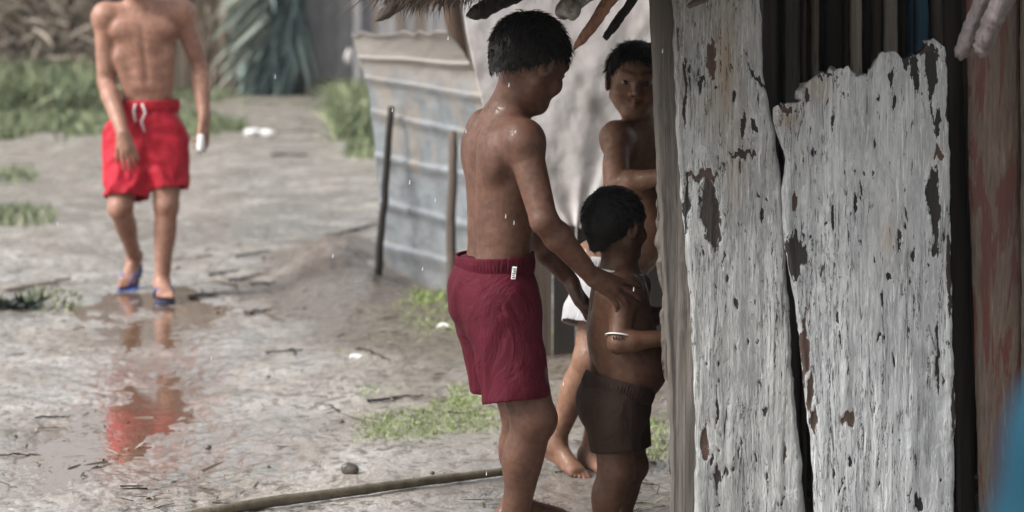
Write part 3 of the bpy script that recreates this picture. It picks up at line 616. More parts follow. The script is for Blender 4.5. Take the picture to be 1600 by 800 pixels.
def rafter(p0, p1, Y0, Y1, r0, r1, mat, label, k=7, flat=.8, bend=.01, seed=0, tip=.6):
    g = np.random.default_rng(seed); a = W(*p0, Y0); b = W(*p1, Y1); b = a+(b-a)*1.0; e = b+(b-a)/np.linalg.norm(b-a)*.45+np.array((0, 0, 0))
    n = 26; t = np.linspace(0, 1, n)[:, None]; pts = np.where(t < .5, a+(b-a)*t*2, b+(e-b)*(t*2-1))
    w_ = g.normal(size=(n, 3)); w_ = (w_+np.roll(w_, 1, 0)+np.roll(w_, 2, 0)+np.roll(w_, -1, 0))/3; pts = pts+w_*r0*(.03 if mat is MW_SILVER else .12)
    rr = r0+(r1-r0)*t[:, 0]; rr *= 1+.05*g.normal(size=n); rr[0] *= tip*.45; rr[1] *= .5+tip*.3; rr[2] *= .85
    n = 70; tq = np.linspace(0, 1, n)*(len(pts)-1); pts = np.stack([np.interp(tq, np.arange(len(pts)), pts[:, j]) for j in range(3)], 1); rr = np.interp(tq, np.arange(len(rr)), rr); sg = 22
    tb = MB().tube(pts, rr, sg, flat=flat); V = tb.v[0]; cc = np.repeat(pts, sg, 0); an_ = np.tile(np.arange(sg), n)*2*math.pi/sg; tt_ = np.repeat(tq, sg)
    k_ = 1+.22*fbm(np.cos(an_)*2.2+seed*7, np.sin(an_)*2.2, tt_*.28, seed=seed, o=3)+.12*fbm(np.cos(an_)*5, np.sin(an_)*5, tt_*.9, seed=seed+3, o=2)
    ax_ = nrm(pts[5]-pts[0]); ragged = (np.exp(-tt_/1.2)*r0*1.6*fbm(np.cos(an_)*2, np.sin(an_)*2, seed=seed+8, o=2))
    tb.v[0] = cc+(V-cc)*k_[:, None]-ax_*.4*ragged[:, None]
    o = tb.build('rafter', mat, roof); o['label'] = label; return o
rafter((588, 32), (650, -12), 6.55, 6.5, .019, .024, MW_BRANCH, 'dark rafter end left of the fringe', seed=1)
rafter((733, 27), (800, -8), 6.1, 6.1, .026, .034, MW_DARK, 'thick black rafter end over the boy in maroon shorts', seed=2)
rafter((897, 76), (955, 0), 5.75, 5.75, .013, .028, MW_SPLIT, 'split reddish rafter end', seed=3)
rafter((945, 60), (985, 4), 6.0, 6.0, .013, .016, MW_DARK, 'round dark rafter end', seed=4, tip=1.6)
rafter((1500, 88), (1536, 6), 5.35, 5.3, .024, .026, MW_SILVER, 'bleached grey branch end, left of the pair', seed=5, tip=1.3)
rafter((1528, 84), (1566, 2), 5.3, 5.25, .025, .029, MW_SILVER, 'bleached grey branch end, right of the pair', seed=6, tip=1.3)
rafter((1076, 9), (1108, -6), 5.6, 5.6, .0095, .012, MW_BRANCH, 'thin rafter tip in front of the grey plank', seed=7, tip=1.5)
# pale crumpled bundle hanging in the eave
sb = Sdf().cone(W(880, 18, 5.9), W(925, -22, 5.92), .020, .032, .02); sb.ell(W(895, 12, 5.88), (.022, .016, .03), None, .015)
v_, f_ = sb.mesh(.004, disp=lambda x, y, z: .007*fbm(x*55, y*55, z*30, o=3, seed=5))
m = M('dirty_plastic'); n_ = m.noise(40, detail=4); tag(mk('plastic_bundle', v_, f_, m.set(col=m.ramp(n_, [(.35, (.10, .095, .08)), (.6, (.33, .32, .29))]), rough=.4), base=W(900, 0, 5.9)), 'crumpled dirty pale plastic bundle tucked under the thatch eave', 'plastic bundle')
# ================================================================== WHITE SHEET BEHIND THE CHILDREN
nu, nv = 150, 120; u, v = np.meshgrid(np.linspace(0, 1, nu), np.linspace(0, 1, nv))
Lx_ = np.interp(v, [0, .25, .55, 1], [716, 729, 754, 820]); Rx_ = np.full_like(u, 1085.)
py0 = -40.; pyb = np.interp(u, [0, .32, .45, 1], [330, 356, 352, 322])
px = Lx_+(Rx_-Lx_)*u; py = py0+(pyb-py0)*v
ang = np.arctan2(py-370, px-900); rad_ = np.hypot(px-900, py-370)
P = W_arr(px, py, np.full(px.shape, 8.6))
fold = .010*np.sin(ang*13+.9*np.sin(ang*5))*np.exp(-rad_/150)+.03*fbm(P[..., 0]*3.2, P[..., 2]*2.4, seed=8)+.004*fbm(P[..., 0]*22, P[..., 2]*16, seed=9)+.03*np.sin(P[..., 0]*7+P[..., 2]*4)*.5
P[..., 1] += fold
m = M('dirty_white_tarp'); n_ = m.noise(4.5, (1, 1, .8), 5, .6, .5); n2 = m.noise(30, detail=4); n3 = m.noise(2, detail=3)
c = m.ramp(n2, [(.3, (.41, .395, .39)), (.7, (.50, .485, .485))]); c = m.mix(m.ramp(n_, [(.56, 0), (.72, .55)]), c, (.19, .18, .165)); c = m.mix(m.attr('tan'), c, (.15, .145, .13)); c = m.mix(m.ramp(n3, [(.4, .3), (.6, 0)]), c, (.48, .40, .38))
MTARP = m.set(col=c, rough=.55, spec=.3, normal=m.bump(n2, .2, .004))
tn = .8*np.exp(-((px-903)/9)**2-((py-122)/14)**2)+.6*np.exp(-((px-922)/14)**2-((py-155)/22)**2)+.35*np.exp(-((px-945-.5*(py-190))/9)**2-((py-190)/26)**2)
ii = np.arange(u.size).reshape(u.shape); f = np.stack([ii[:-1, :-1], ii[1:, :-1], ii[1:, 1:], ii[:-1, 1:]], -1).reshape(-1, 4)
o = mk('hanging_tarp', P.reshape(-1, 3), f, MTARP, base=(.2, 8.6, .5), attrs={'tan': tn.ravel()}); tag(o, 'dirty white tarp hanging as a wall behind the children, folds gathered at its low corner', 'tarp')
md = o.modifiers.new('t', 'SOLIDIFY'); md.thickness = .003
low = root('low_board_wall', (.3, 8.9, .05), 'low dark board wall under the white tarp behind the toddler', 'wall')
for i in range(7):
    x0 = -.02+i*.085; bb = MB().box((x0, 8.85+.01*(i % 2), .03), (x0+.08, 8.875+.01*(i % 2), .66+.02*math.sin(i*3))); bb.build('board', (MW_DARK, MW_MID, MW_DARK)[i % 3], low, smooth=False)
pts = [W(700, -60, 12.0), W(709, 30, 12.0), W(720, 90, 12.0), W(738, 170, 12.0), W(756, 300, 12.0), W(770, 430, 12.0)]
ps = MB().tube(np.array(pts), [.042, .043, .042, .04, .038, .036], 12, wob=.1).build('leaning_pole', wood_mat('rusty_pole', (.025, .017, .013), (.11, .06, .035), sc=(30, 30, 3)), base=(pts[-1][0], 12.0, 0)); tag(ps, 'dark brown leaning pole at the left edge of the white tarp', 'pole')
# ================================================================== CORRUGATED METAL FENCE
fence = root('metal_fence', (-.4, 11, 0), 'bent corrugated metal sheet fence with two dark stakes, behind the boy in maroon shorts', 'fence')
nu, nv = 120, 420; u, v = np.meshgrid(np.linspace(0, 1, nu), np.linspace(0, 1, nv))
t7 = v*7; lpy = np.array([52, 88, 119, 173, 242, 314, 380, 470.]); rpy = np.array([50, 100, 149, 215, 281, 362, 428, 545.])
wob = .12*np.sin(u*9+1)*np.sin(t7*1.3)+.05*fbm(u*6, t7*1.2, seed=3)
pl = np.interp(t7, range(8), lpy); pr = np.interp(t7, range(8), rpy); py = pl+(pr-pl)*u+wob*8*(v > .03)*(v < .97)
py = py+(1-sst(0, .04, v))*(3*np.sin(u*24+np.sin(u*9)*2))
lx = np.interp(py, [50, 90, 140, 200, 300, 452], [549, 560, 576, 583, 592, 600]); rx = np.interp(py, [50, 80, 110, 160, 300, 520], [700, 722, 740, 756, 775, 778])
px = lx+(rx-lx)*u; Yf = 11.75-1.35*u
P = W_arr(px, py, Yf)
rb = np.exp(-(((t7+.0) % 1-.5)/.14)**2); rb = np.exp(-((np.abs((t7 % 1)-.0))/.17)**2)+np.exp(-((1-(t7 % 1))/.045)**2)
P[..., 1] -= .046*rb+.02*fbm(P[..., 0]*5, P[..., 2]*5, seed=14)+.006*fbm(P[..., 0]*24, P[..., 2]*30, seed=15)
P[..., 1] -= .05*np.exp(-((t7-2.2)/.5)**2)*u
m = M('old_galvanised_sheet'); n_ = m.noise(7, (1, 1, 1.4), 5, .6); n2 = m.noise(40, detail=4); n3 = m.noise(3, (1.6, 1.6, .5), 4, .6, .4, (1, 5, 0))
c = m.ramp(n_, [(.3, (.13, .145, .158)), (.7, (.25, .272, .288))]); c = m.mix(m.ramp(n3, [(.50, 0), (.62, .6)]), c, (.30, .25, .20)); c = m.mix(m.ramp(n2, [(.62, 0), (.72, .4)]), c, (.16, .12, .09)); c = m.mix(m.attr('tan'), c, (.30, .27, .24))
MZ = m.set(col=c, rough=.5, metal=.25, spec=.5, normal=m.bump(n2, .25, .004))
ii = np.arange(u.size).reshape(u.shape); f = np.stack([ii[:-1, :-1], ii[1:, :-1], ii[1:, 1:], ii[:-1, 1:]], -1).reshape(-1, 4)
tn = .75*(1-sst(1.0, 2.6, t7))+.5*sst(5.2, 6.6, t7)*u
o = mk('sheet', P.reshape(-1, 3), f, MZ, fence, attrs={'tan': tn.ravel()}); md = o.modifiers.new('t', 'SOLIDIFY'); md.thickness = .003
for (a, b_, r, Y, nm) in (((612, 166), (590, 452), .017, 11.35, 'dark stake at the left'), ((708, 208), (704, 470), .021, 10.55, 'brown stake at the right')):
    A, B = W(*a, Y), W(*b_, Y-.1); B[2] = gh(B[0], B[1])-.03; q = MB().tube(np.linspace(A, B, 12)+rng.normal(size=(12, 3))*.0028, np.linspace(r*.9, r*1.1, 12), 12, wob=.12).build('stake', MW_DARK if r < .02 else MW_MID, fence); q['label'] = nm
# ================================================================== FAR SIDE
def board_wall(name, x0, x1, Y, z0, z1, wpx, mats, label, cat, seed=0):
    r_ = root(name, ((x0+x1)/2, Y, 0), label, cat); g = np.random.default_rng(seed); x = x0
    while x < x1:
        w_ = wpx*(.6+.8*g.random()); d = .02*g.random(); bb = MB().box((x, Y+d, z0+.03*g.random()), (x+w_*.97, Y+.03+d, z1)); bb.build('board', mats[g.integers(0, len(mats))], r_, smooth=False); x += w_
    return r_
xw = lambda px, Y: (px-800)/FPX*Y
MG1 = wood_mat('far_grey_board', (.26, .255, .26), (.38, .375, .38), sc=(14, 14, .8)); MG2 = wood_mat('far_dark_board', (.04, .042, .055), (.10, .10, .115), sc=(14, 14, .8)); MG3 = wood_mat('far_tan_board', (.15, .12, .10), (.26, .22, .19), sc=(14, 14, .8))
r1 = board_wall('grey_shed', xw(478, 31), xw(552, 31), 31, .30, 3.0, .16, [MG1], 'grey board shed wall with a dark gap under it, right of the blue green fronds', 'shed', 1)
bb = MB().box((xw(478, 31), 31.6, .0), (xw(740, 31), 31.7, 3)); bb.build('back_wall', MW_DARK, r1, smooth=False)
board_wall('brown_shed', xw(553, 30), xw(745, 30), 30, .12, 3.2, .12, [MG2, MG3, MG1, MG3, MG1], 'brown and black board shed far behind the metal fence', 'shed', 2)
# dry stalk fence
sf = root('dry_stalk_fence', (-4.5, 32, .1), 'tall fence of dry brown palm stalks and straw at the far left', 'fence')
MB().box((xw(-500, 32), 32.15, 0), (xw(485, 32), 32.2, 3.2)).build('backing', MW_MID, sf, smooth=False)
def leafmat(name, cs, rough=.65, sub=0):
    m = M(name); n_ = m.noise(1.3, detail=3); n2 = m.noise(9, detail=3); a = m.math('ADD', m.math('MULTIPLY', n_, .45), m.math('MULTIPLY', m.attr('var'), .62))
    return m.set(col=m.ramp(a, [(.2+.6*i/(len(cs)-1), c) for i, c in enumerate(cs)]), rough=rough, spec=.3)
def blades(name, P, D, L, Wd, bend, mat, parent=None, base=None, seg=3, seed=0):
    V_, Q_, T_ = strips(P, D, L, Wd, bend, seg=seg); g = np.random.default_rng(seed)
    return mk_strips(name, V_, Q_, T_, mat, parent, base, attrs={'var': np.repeat(g.random(len(P)), 2*seg+1)})
MSTRAW = leafmat('dry_straw', [(.12, .085, .06), (.27, .21, .155), (.42, .34, .26), (.56, .48, .38)])
n = 2600; x = xw(-350, 31.8)+(xw(482, 31.8)-xw(-350, 31.8))*rng.random(n); P = np.stack([x, 31.9+.25*rng.random(n), .05+2.6*rng.random(n)**1.3], -1)
D = np.stack([.22*rng.normal(size=n), -.1+.1*rng.normal(size=n), np.where(rng.random(n) < .5, 1., -1.)], -1); D /= np.linalg.norm(D, axis=1)[:, None]
blades('dry_leaves', P, D, .5+.6*rng.random(n), .04+.05*rng.random(n), np.stack([.12*rng.normal(size=n), -.1*rng.random(n), -.25*rng.random(n)], -1), MSTRAW, sf)
n = 420; x = xw(-350, 31.8)+(xw(482, 31.8)-xw(-350, 31.8))*rng.random(n); P = np.stack([x, 31.85+.1*rng.random(n), .05+0*x], -1)
D = np.stack([.05*rng.normal(size=n), 0*x, 1+0*x], -1); blades('stalks', P, D/np.linalg.norm(D, axis=1)[:, None], 2.6+.5*rng.random(n), .05+.03*rng.random(n), .05*rng.normal(size=(n, 3)), MSTRAW, sf, seed=2)
n = 1700; x = xw(-350, 31)+(xw(150, 31)-xw(-350, 31))*rng.random(n); P = np.stack([x, 31.2+.5*rng.random(n), .2+1.6*rng.random(n)], -1)   # tangle of dry brush in front, left
D = rng.normal(size=(n, 3))*np.array((1, .3, .7)); D /= np.linalg.norm(D, axis=1)[:, None]
blades('dry_brush', P, D, .35+.4*rng.random(n), .03+.045*rng.random(n), np.array((0, 0, -.25))*rng.random((n, 1)), leafmat('dry_brush_leaf', [(.10, .08, .065), (.29, .235, .18), (.47, .40, .32)]), sf, seed=3)
# blue-green fronds leaning on it
fr = root('palm_frond_pile', (xw(430, 30.5), 30.5, .1), 'pile of blue green palm fronds hanging down the far fence', 'palm fronds')
MFR = leafmat('blue_green_frond', [(.03, .055, .065), (.065, .11, .115), (.13, .19, .175), (.24, .31, .27)])
n = 900; t = rng.random(n); x = xw(395, 30.5)+(xw(474, 30.5)-xw(395, 30.5))*rng.random(n); P = np.stack([x, 30.4+.5*rng.random(n), .5+1.7*rng.random(n)], -1)
D = np.stack([-.22+.22*rng.normal(size=n), -.1+.12*rng.normal(size=n), -np.ones(n)], -1); D /= np.linalg.norm(D, axis=1)[:, None]
blades('fronds', P, D, .45+.5*rng.random(n), .045+.06*rng.random(n), .08*rng.normal(size=(n, 3)), MFR, fr, seed=4)
n = 60; P = np.stack([xw(400, 30.3)+.2*rng.random(n), 30.2+.2*rng.random(n), .8+.9*rng.random(n)], -1); D = np.stack([-.75-.3*rng.random(n), -.1+0*P[:, 0], -.95+0*P[:, 0]], -1); D /= np.linalg.norm(D, axis=1)[:, None]
blades('pale_stems', P, D, .5+.45*rng.random(n), .05+.03*rng.random(n), .05*rng.normal(size=(n, 3)), leafmat('pale_stem', [(.16, .2, .17), (.3, .33, .28)]), fr, seed=5)
MB().box((xw(400, 31), 30.95, 0.05), (xw(478, 31), 31.0, 2.6)).build('backing', MW_DARK, fr, smooth=False)
# ================================================================== GRASS
MGR = leafmat('weed_green', [(.055, .08, .045), (.105, .14, .07), (.17, .205, .105), (.27, .29, .17)], .6)
def patch(n, xf, yf, l0, l1, w0, w1, seed, thr=-.1, ns=1.2, lean=.35):
    g = np.random.default_rng(seed); y = yf[0]+(yf[1]-yf[0])*g.random(n*3); px_ = xf[0]+(xf[1]-xf[0])*g.random(n*3)
    x = xw(px_, y); k = fbm(x*ns, y*ns*.6, seed=seed, o=3) > thr+.25*g.random(n*3)
    ex = np.minimum(px_-xf[0], xf[1]-px_)/(xf[1]-xf[0]); ey = np.minimum(y-yf[0], yf[1]-y)/(yf[1]-yf[0]); k &= np.minimum(ex, ey)*6 > g.random(n*3)
    x, y = x[k][:n], y[k][:n]; n = len(x)
    P = np.stack([x, y, gh(x, y)-.003], -1); D = np.stack([lean*g.normal(size=n), lean*g.normal(size=n), np.ones(n)], -1); D /= np.linalg.norm(D, axis=1)[:, None]
    L = l0+(l1-l0)*g.random(n)**1.5
    return P, D, L, w0+(w1-w0)*g.random(n), np.stack([L*.4*g.normal(size=n), L*.4*g.normal(size=n), -L*.25*g.random(n)], -1)
def grass(name, lst, mat, seed=0):
    P, D, L, Wd, B = (np.concatenate(a) for a in zip(*lst)); o = blades(name, P, D, L, Wd, B, mat, seed=seed); tag(o, 'green weeds and short grass growing in patches on the wet ground', 'grass', kind='stuff'); return o
grass('grass', [patch(9000, (-260, 178), (26.5, 31.2), .18, .62, .02, .05, 1, -.6, 1.2), patch(6000, (-260, 250), (22.5, 27), .05, .2, .015, .035, 2, -.35),
      patch(3500, (240, 385), (23, 31), .04, .16, .015, .03, 3, -.25), patch(3200, (518, 606), (22.5, 30), .12, .42, .02, .045, 4, -.7), patch(700, (540, 620), (20, 22.6), .03, .14, .015, .03, 5, -.5),
      patch(500, (-60, 90), (14.2, 15.6), .03, .09, .008, .016, 6, -.3), patch(350, (-60, 60), (17.5, 19), .03, .1, .01, .02, 7, -.3), patch(160, (20, 130), (10.4, 11.2), .02, .05, .006, .012, 17, -.1)], MGR)
MGF = leafmat('short_yellow_green_grass', [(.09, .14, .03), (.17, .25, .06), (.26, .35, .11), (.34, .38, .2)], .6)
grass('grass', [patch(5200, (540, 800), (7.25, 8.35), .006, .026, .0014, .003, 8, -.10, 5, .7), patch(900, (690, 800), (7.9, 8.8), .01, .03, .002, .004, 9, -.1, 5, .7), patch(800, (600, 760), (9.5, 10.6), .01, .035, .002, .0045, 10, -.15, 5, .6),
      patch(500, (430, 560), (8.6, 9.6), .008, .025, .002, .004, 11, .1, 6, .7), patch(160, (640, 720), (10.2, 10.8), .03, .07, .004, .009, 12, -.4, 5), patch(260, (330, 420), (6.8, 7.4), .008, .025, .0016, .003, 13, .05, 6, .7), patch(700, (985, 1052), (6.9, 7.9), .01, .035, .0018, .0035, 14, -.2, 6, .7),
      patch(60, (866, 890), (9.0, 9.3), .05, .12, .006, .012, 15, -.9), patch(350, (840, 1040), (8.0, 9.0), .01, .04, .003, .006, 16, .0, 6, .7), patch(260, (180, 290), (7.0, 7.5), .006, .02, .0016, .003, 19, .15, 6, .7)], MGF, 3)
# ================================================================== LITTER, TWIGS, STONES, POLE
g = np.random.default_rng(5); n = 5200
y = 6.3+9*g.random(n)**1.6; px_ = -40+1100*g.random(n); x = xw(px_, y); k = fbm(x*2.2, y*1.4, seed=31, o=3)+.6*np.exp(-(((px_-400)/90)**2+((y-11)/1.2)**2)) > .02+.3*g.random(n); x, y = x[k], y[k]; n = len(x)
P = np.stack([x, y, gh(x, y)+.005+.005*g.random(n)], -1); a = g.random(n)*6.28; D = np.stack([np.cos(a), np.sin(a)*.8, .12*g.normal(size=n)], -1); D /= np.linalg.norm(D, axis=1)[:, None]
L = .015+.08*g.random(n)**2.5
q_ = 190; qx, qy = np.clip(365+60*g.normal(size=q_), 270, 560), np.clip(452+34*g.normal(size=q_), 385, 560); G_ = np.array([G(a_, b_) for a_, b_ in zip(qx, qy)]); G_[:, 2] = gh(G_[:, 0], G_[:, 1])+.008
q2 = 130; qx, qy = g.uniform(0, 700, q2), g.uniform(480, 800, q2); G2 = np.array([G(a_, b_) for a_, b_ in zip(qx, qy)]); G2[:, 2] = gh(G2[:, 0], G2[:, 1])+.006; G_ = np.concatenate([G_, G2]); q_ += q2
a = g.random(q_)*6.28; D_ = np.stack([np.cos(a), np.sin(a)*.7, .15*g.normal(size=q_)], -1); P = np.concatenate([P, G_]); D = np.concatenate([D, D_/np.linalg.norm(D_, axis=1)[:, None]]); L = np.concatenate([L, np.concatenate([.04+.14*g.random(q_-q2)**2, .02+.05*g.random(q2)**2])]); n += q_; V_, Q_, T_ = strips(P, D, L, .002+.009*g.random(n)*(L/.06).clip(.25, 2.6), .004*g.normal(size=(n, 3)), side=np.stack([-D[:, 1], D[:, 0], .35*g.normal(size=n)], -1))
o = mk_strips('leaf_litter', V_, Q_, T_, leafmat('wet_dead_leaf', [(.025, .018, .014), (.06, .042, .03), (.13, .095, .065), (.30, .26, .2)], .5), attrs={'var': np.repeat(g.random(n), 7)}); tag(o, 'small dead leaves and straw bits scattered over the wet ground', 'leaf litter', kind='stuff')
a, b_ = G(250, 812, .03), G(800, 733, .03); tt = np.linspace(0, 1, 40)[:, None]; pts = a+(b_-a)*tt; pts[:, 2] = np.maximum(gh(pts[:, 0], pts[:, 1], False), 0)+.017; pts[:, 2] = np.convolve(np.pad(pts[:, 2], 4, 'edge'), np.ones(9)/9, 'valid'); pts[:, 1] += .012*np.sin(tt[:, 0]*5)
rr = .0155-.004*tt[:, 0]; rr = rr*(1+.10*(np.arange(40) % 9 == 4)); rr[0] *= .6
tag(MB().tube(pts, rr, 14, wob=.04).build('fallen_pole', wood_mat('mossy_pole', (.09, .075, .05), (.21, .18, .13), sc=(25, 25, 25)), base=(a+b_)/2), 'long thin mossy pole lying on the wet ground at the bottom of the photo', 'pole')
def rock(px, py, r, label, group=None, seed=0, col=None):
    c = G(px, py); z = float(gh(c[0], c[1])); s_ = Sdf().ell((c[0], c[1], z+r*.5), (r, r*.8, r*.72), None, .01)
    v_, f_ = s_.mesh(max(.003, r/12), disp=lambda x, y, z: r*.22*fbm(x/r*.9, y/r*.9, z/r*.9, seed=seed))
    tag(mk('stone', v_, f_, MSTONE, base=(c[0], c[1], z)), label, 'stone', group)
MSTONE = simple('wet_brown_stone', (.05, .042, .036), (.12, .10, .085), 30, rough=.4)
rock(546, 749, .026, 'round dark stone just above the fallen pole', seed=1)
for i, (px, py, r, lb) in enumerate([(420, 592, .008, 'small pebble midway between the puddle and the grass'), (325, 702, .011, 'small pebble right of the red reflection, bottom left'), (534, 665, .009, 'pebble at the left tip of the front grass patch'), (675, 749, .008, 'pebble touching the right half of the fallen pole'), (420, 735, .006, 'tiny pebble above the left end of the fallen pole')]): rock(px, py, r, lb, 'pebbles on the wet ground', 10+i)
def twig(px0, py0, px1, py1, r, label, mat=MW_DARK, seed=0, group='twigs on the wet ground'):
    g = np.random.default_rng(seed); a, b_ = G(px0, py0), G(px1, py1); n = 12; t = np.linspace(0, 1, n)[:, None]; p = a+(b_-a)*t+g.normal(size=(n, 3))*r*1.1; r = r*.75
    p[:, 2] = gh(p[:, 0], p[:, 1], False)+r*1.0; tag(MB().tube(p, np.linspace(r, r*.6, n), 8, wob=.3, flat=.6).build('twig', mat, base=(a+b_)/2), label, 'twig', group)
tw = [(8, 462, 106, 441, .020, 'tan split stick at the left edge', MW_TAN), (575, 637, 650, 628, .010, 'dark flat twig above the front grass patch', MW_DARK), (418, 556, 470, 553, .008, 'thin straight twig in the middle of the path', MW_MID), (455, 548, 462, 562, .005, 'short upright twig end in the middle of the path', MW_DARK),
      (300, 465, 345, 462, .014, 'dark twig just right of the walking man', MW_DARK), (330, 432, 375, 428, .011, 'dark twig right of the man, upper one', MW_DARK), (365, 410, 420, 404, .012, 'dark stick nearest the left fence stake', MW_DARK), (360, 443, 400, 440, .016, 'bark piece right of the man', MW_DARK), (400, 446, 425, 452, .012, 'small bark piece right of the man', MW_DARK), (386, 493, 424, 490, .012, 'dark bark piece below the others', MW_DARK),
      (430, 248, 480, 249, .025, 'thin dark stick below the white litter', MW_DARK), (505, 378, 560, 366, .016, 'dark curved stick left of the metal fence', MW_DARK), (545, 367, 590, 354, .014, 'dark stick touching the metal fence', MW_DARK), (760, 540, 800, 515, .006, 'thin stick behind the boy in maroon shorts', MW_MID), (560, 555, 610, 572, .006, 'dark twig beside the white litter scrap', MW_DARK), (60, 655, 108, 650, .006, 'twig at the lower left', MW_DARK), (0, 715, 60, 708, .006, 'twig at the lower left edge', MW_DARK), (985, 790, 1045, 800, .004, 'pale straw by the foot of the post', MW_TAN), (870, 745, 880, 742, .003, 'tiny twig by the bare feet', MW_DARK)]
for i, (a0, a1, a2, a3, r, lb, mt) in enumerate(tw): twig(a0, a1, a2, a3, r, lb, mt, seed=i)
m = M('white_litter'); n_ = m.noise(30); MWL = m.set(col=m.ramp(n_, [(.3, (.55, .54, .52)), (.7, (.8, .8, .79))]), rough=.5)
def scrap(px, py, L, Wd, H, label, name='litter', seed=0):
    c = G(px, py); z = float(gh(c[0], c[1])); s_ = Sdf().cone((c[0]-L*.3, c[1], z+H*.4), (c[0]+L*.25, c[1]+.01, z+H*.45), H*.5, H*.6, .02).ell((c[0]-L*.12, c[1]+.02, z+H*.5), (L*.22, Wd, H*.6), None, .02).ell((c[0]+L*.3, c[1], z+H*.35), (L*.22, Wd*.7, H*.4), None, .02)
    v_, f_ = s_.mesh(max(.0025, H/9), disp=lambda x, y, z: H*.35*fbm(x/H*.6, y/H*.6, z/H*.6, seed=seed)); tag(mk(name, v_, f_, MWL, base=(c[0], c[1], z)), label, 'litter')
scrap(402, 213, .36, .16, .05, 'crumpled white plastic lying on the far sand, right of the man', 'plastic_litter', 3); scrap(556, 568, .05, .02, .012, 'small white scrap with a dark twig on the path', 'paper_scrap', 4); scrap(692, 522, .05, .02, .014, 'white scrap at the foot of the metal fence', 'paper_scrap', 5); scrap(1012, 600, .001+.03, .012, .01, 'white scrap between toddler and post', 'paper_scrap', 6)
c = W(545, 88, 29.8); s_ = Sdf().ell(c, (.045, .03, .10), None, .02); v_, f_ = s_.mesh(.012, disp=lambda x, y, z: .02*fbm(x*9, y*9, z*9)); tag(mk('plastic_bag', v_, f_, MTARP, base=c), 'white bag hanging on the grey shed far away', 'plastic bag')
c = G(18, 482); 
for i in range(1):
    n = 90; g = np.random.default_rng(8); P = np.stack([c[0]+.05*g.normal(size=n), c[1]+.04*g.normal(size=n), .005+.015*g.random(n)], -1); D = g.normal(size=(n, 3)); D[:, 2] = abs(D[:, 2])*.4; D /= np.linalg.norm(D, axis=1)[:, None]
    o = blades('leaf_clump', P, D, .05+.05*g.random(n), .02+.02*g.random(n), .02*g.normal(size=(n, 3)), leafmat('dark_leaf', [(.012, .016, .016), (.03, .04, .034), (.08, .12, .05)]), base=c); tag(o, 'dark wet leaf clump at the left edge of the path', 'leaves')
m = M('falling_water'); m.set(col=(.95, .96, .97), rough=.08, spec=.8, trans=.35, ior=1.33)
drops = [(640, 285), (680, 313), (795, 133), (803, 348), (790, 338), (613, 172), (985, 22), (943, 66), (1035, 80), (990, 452), (728, 205), (836, 3), (968, 6), (520, 400), (430, 120), (700, 60), (560, 640), (880, 600), (330, 560), (1130, 420), (1300, 300), (90, 350), (760, 740), (660, 420)]
for i, (px, py) in enumerate(drops):
    c = W(px, py, 5.45+.05*(i % 4)); v_, f_ = Sdf().cone(c-np.array((0, 0, .0035)), c+np.array((.0006, 0, .0045)), (.0011), .0006, .002).mesh(.0005, pad=.003)
    tag(mk('raindrop', v_, f_, m.m, base=c), 'tiny bright falling raindrop in front of the scene', 'raindrop', 'falling raindrops')
# ================================================================== PEOPLE
SK_A = skin_mat('brown_skin', (.072, .032, .020), (.118, .055, .035), .5)
SK_B = skin_mat('deep_brown_skin', (.072, .033, .019), (.118, .056, .033), .48)
SK_D = skin_mat('tan_skin', (.25, .122, .084), (.36, .195, .138), .5)
m = M('black_hair'); n_ = m.noise(200, detail=2); HAIR = m.set(col=m.ramp(n_, [(.3, (.003, .0025, .0025)), (.7, (.008, .0065, .006))]), rough=.55, spec=.2)
EYE_W = M('eye_white').set(col=(.16, .13, .115), rough=.15); EYE_I = M('eye_iris').set(col=(.010, .006, .005), rough=.08)
NAIL = None
def finish(name, s, h, mat, base, label, headinfo=None, smile=False, it=1):
    v, f = s.mesh(h); v = relax(v, f, it, .45)
    at = {'lip': np.zeros(len(v)), 'dark': np.zeros(len(v))}
    if headinfo: at['lip'], at['dark'] = head_attr(v, *headinfo, smile=smile)
    o = mk(name, v, f, mat, base=base, attrs=at); tag(o, label, 'person'); return o
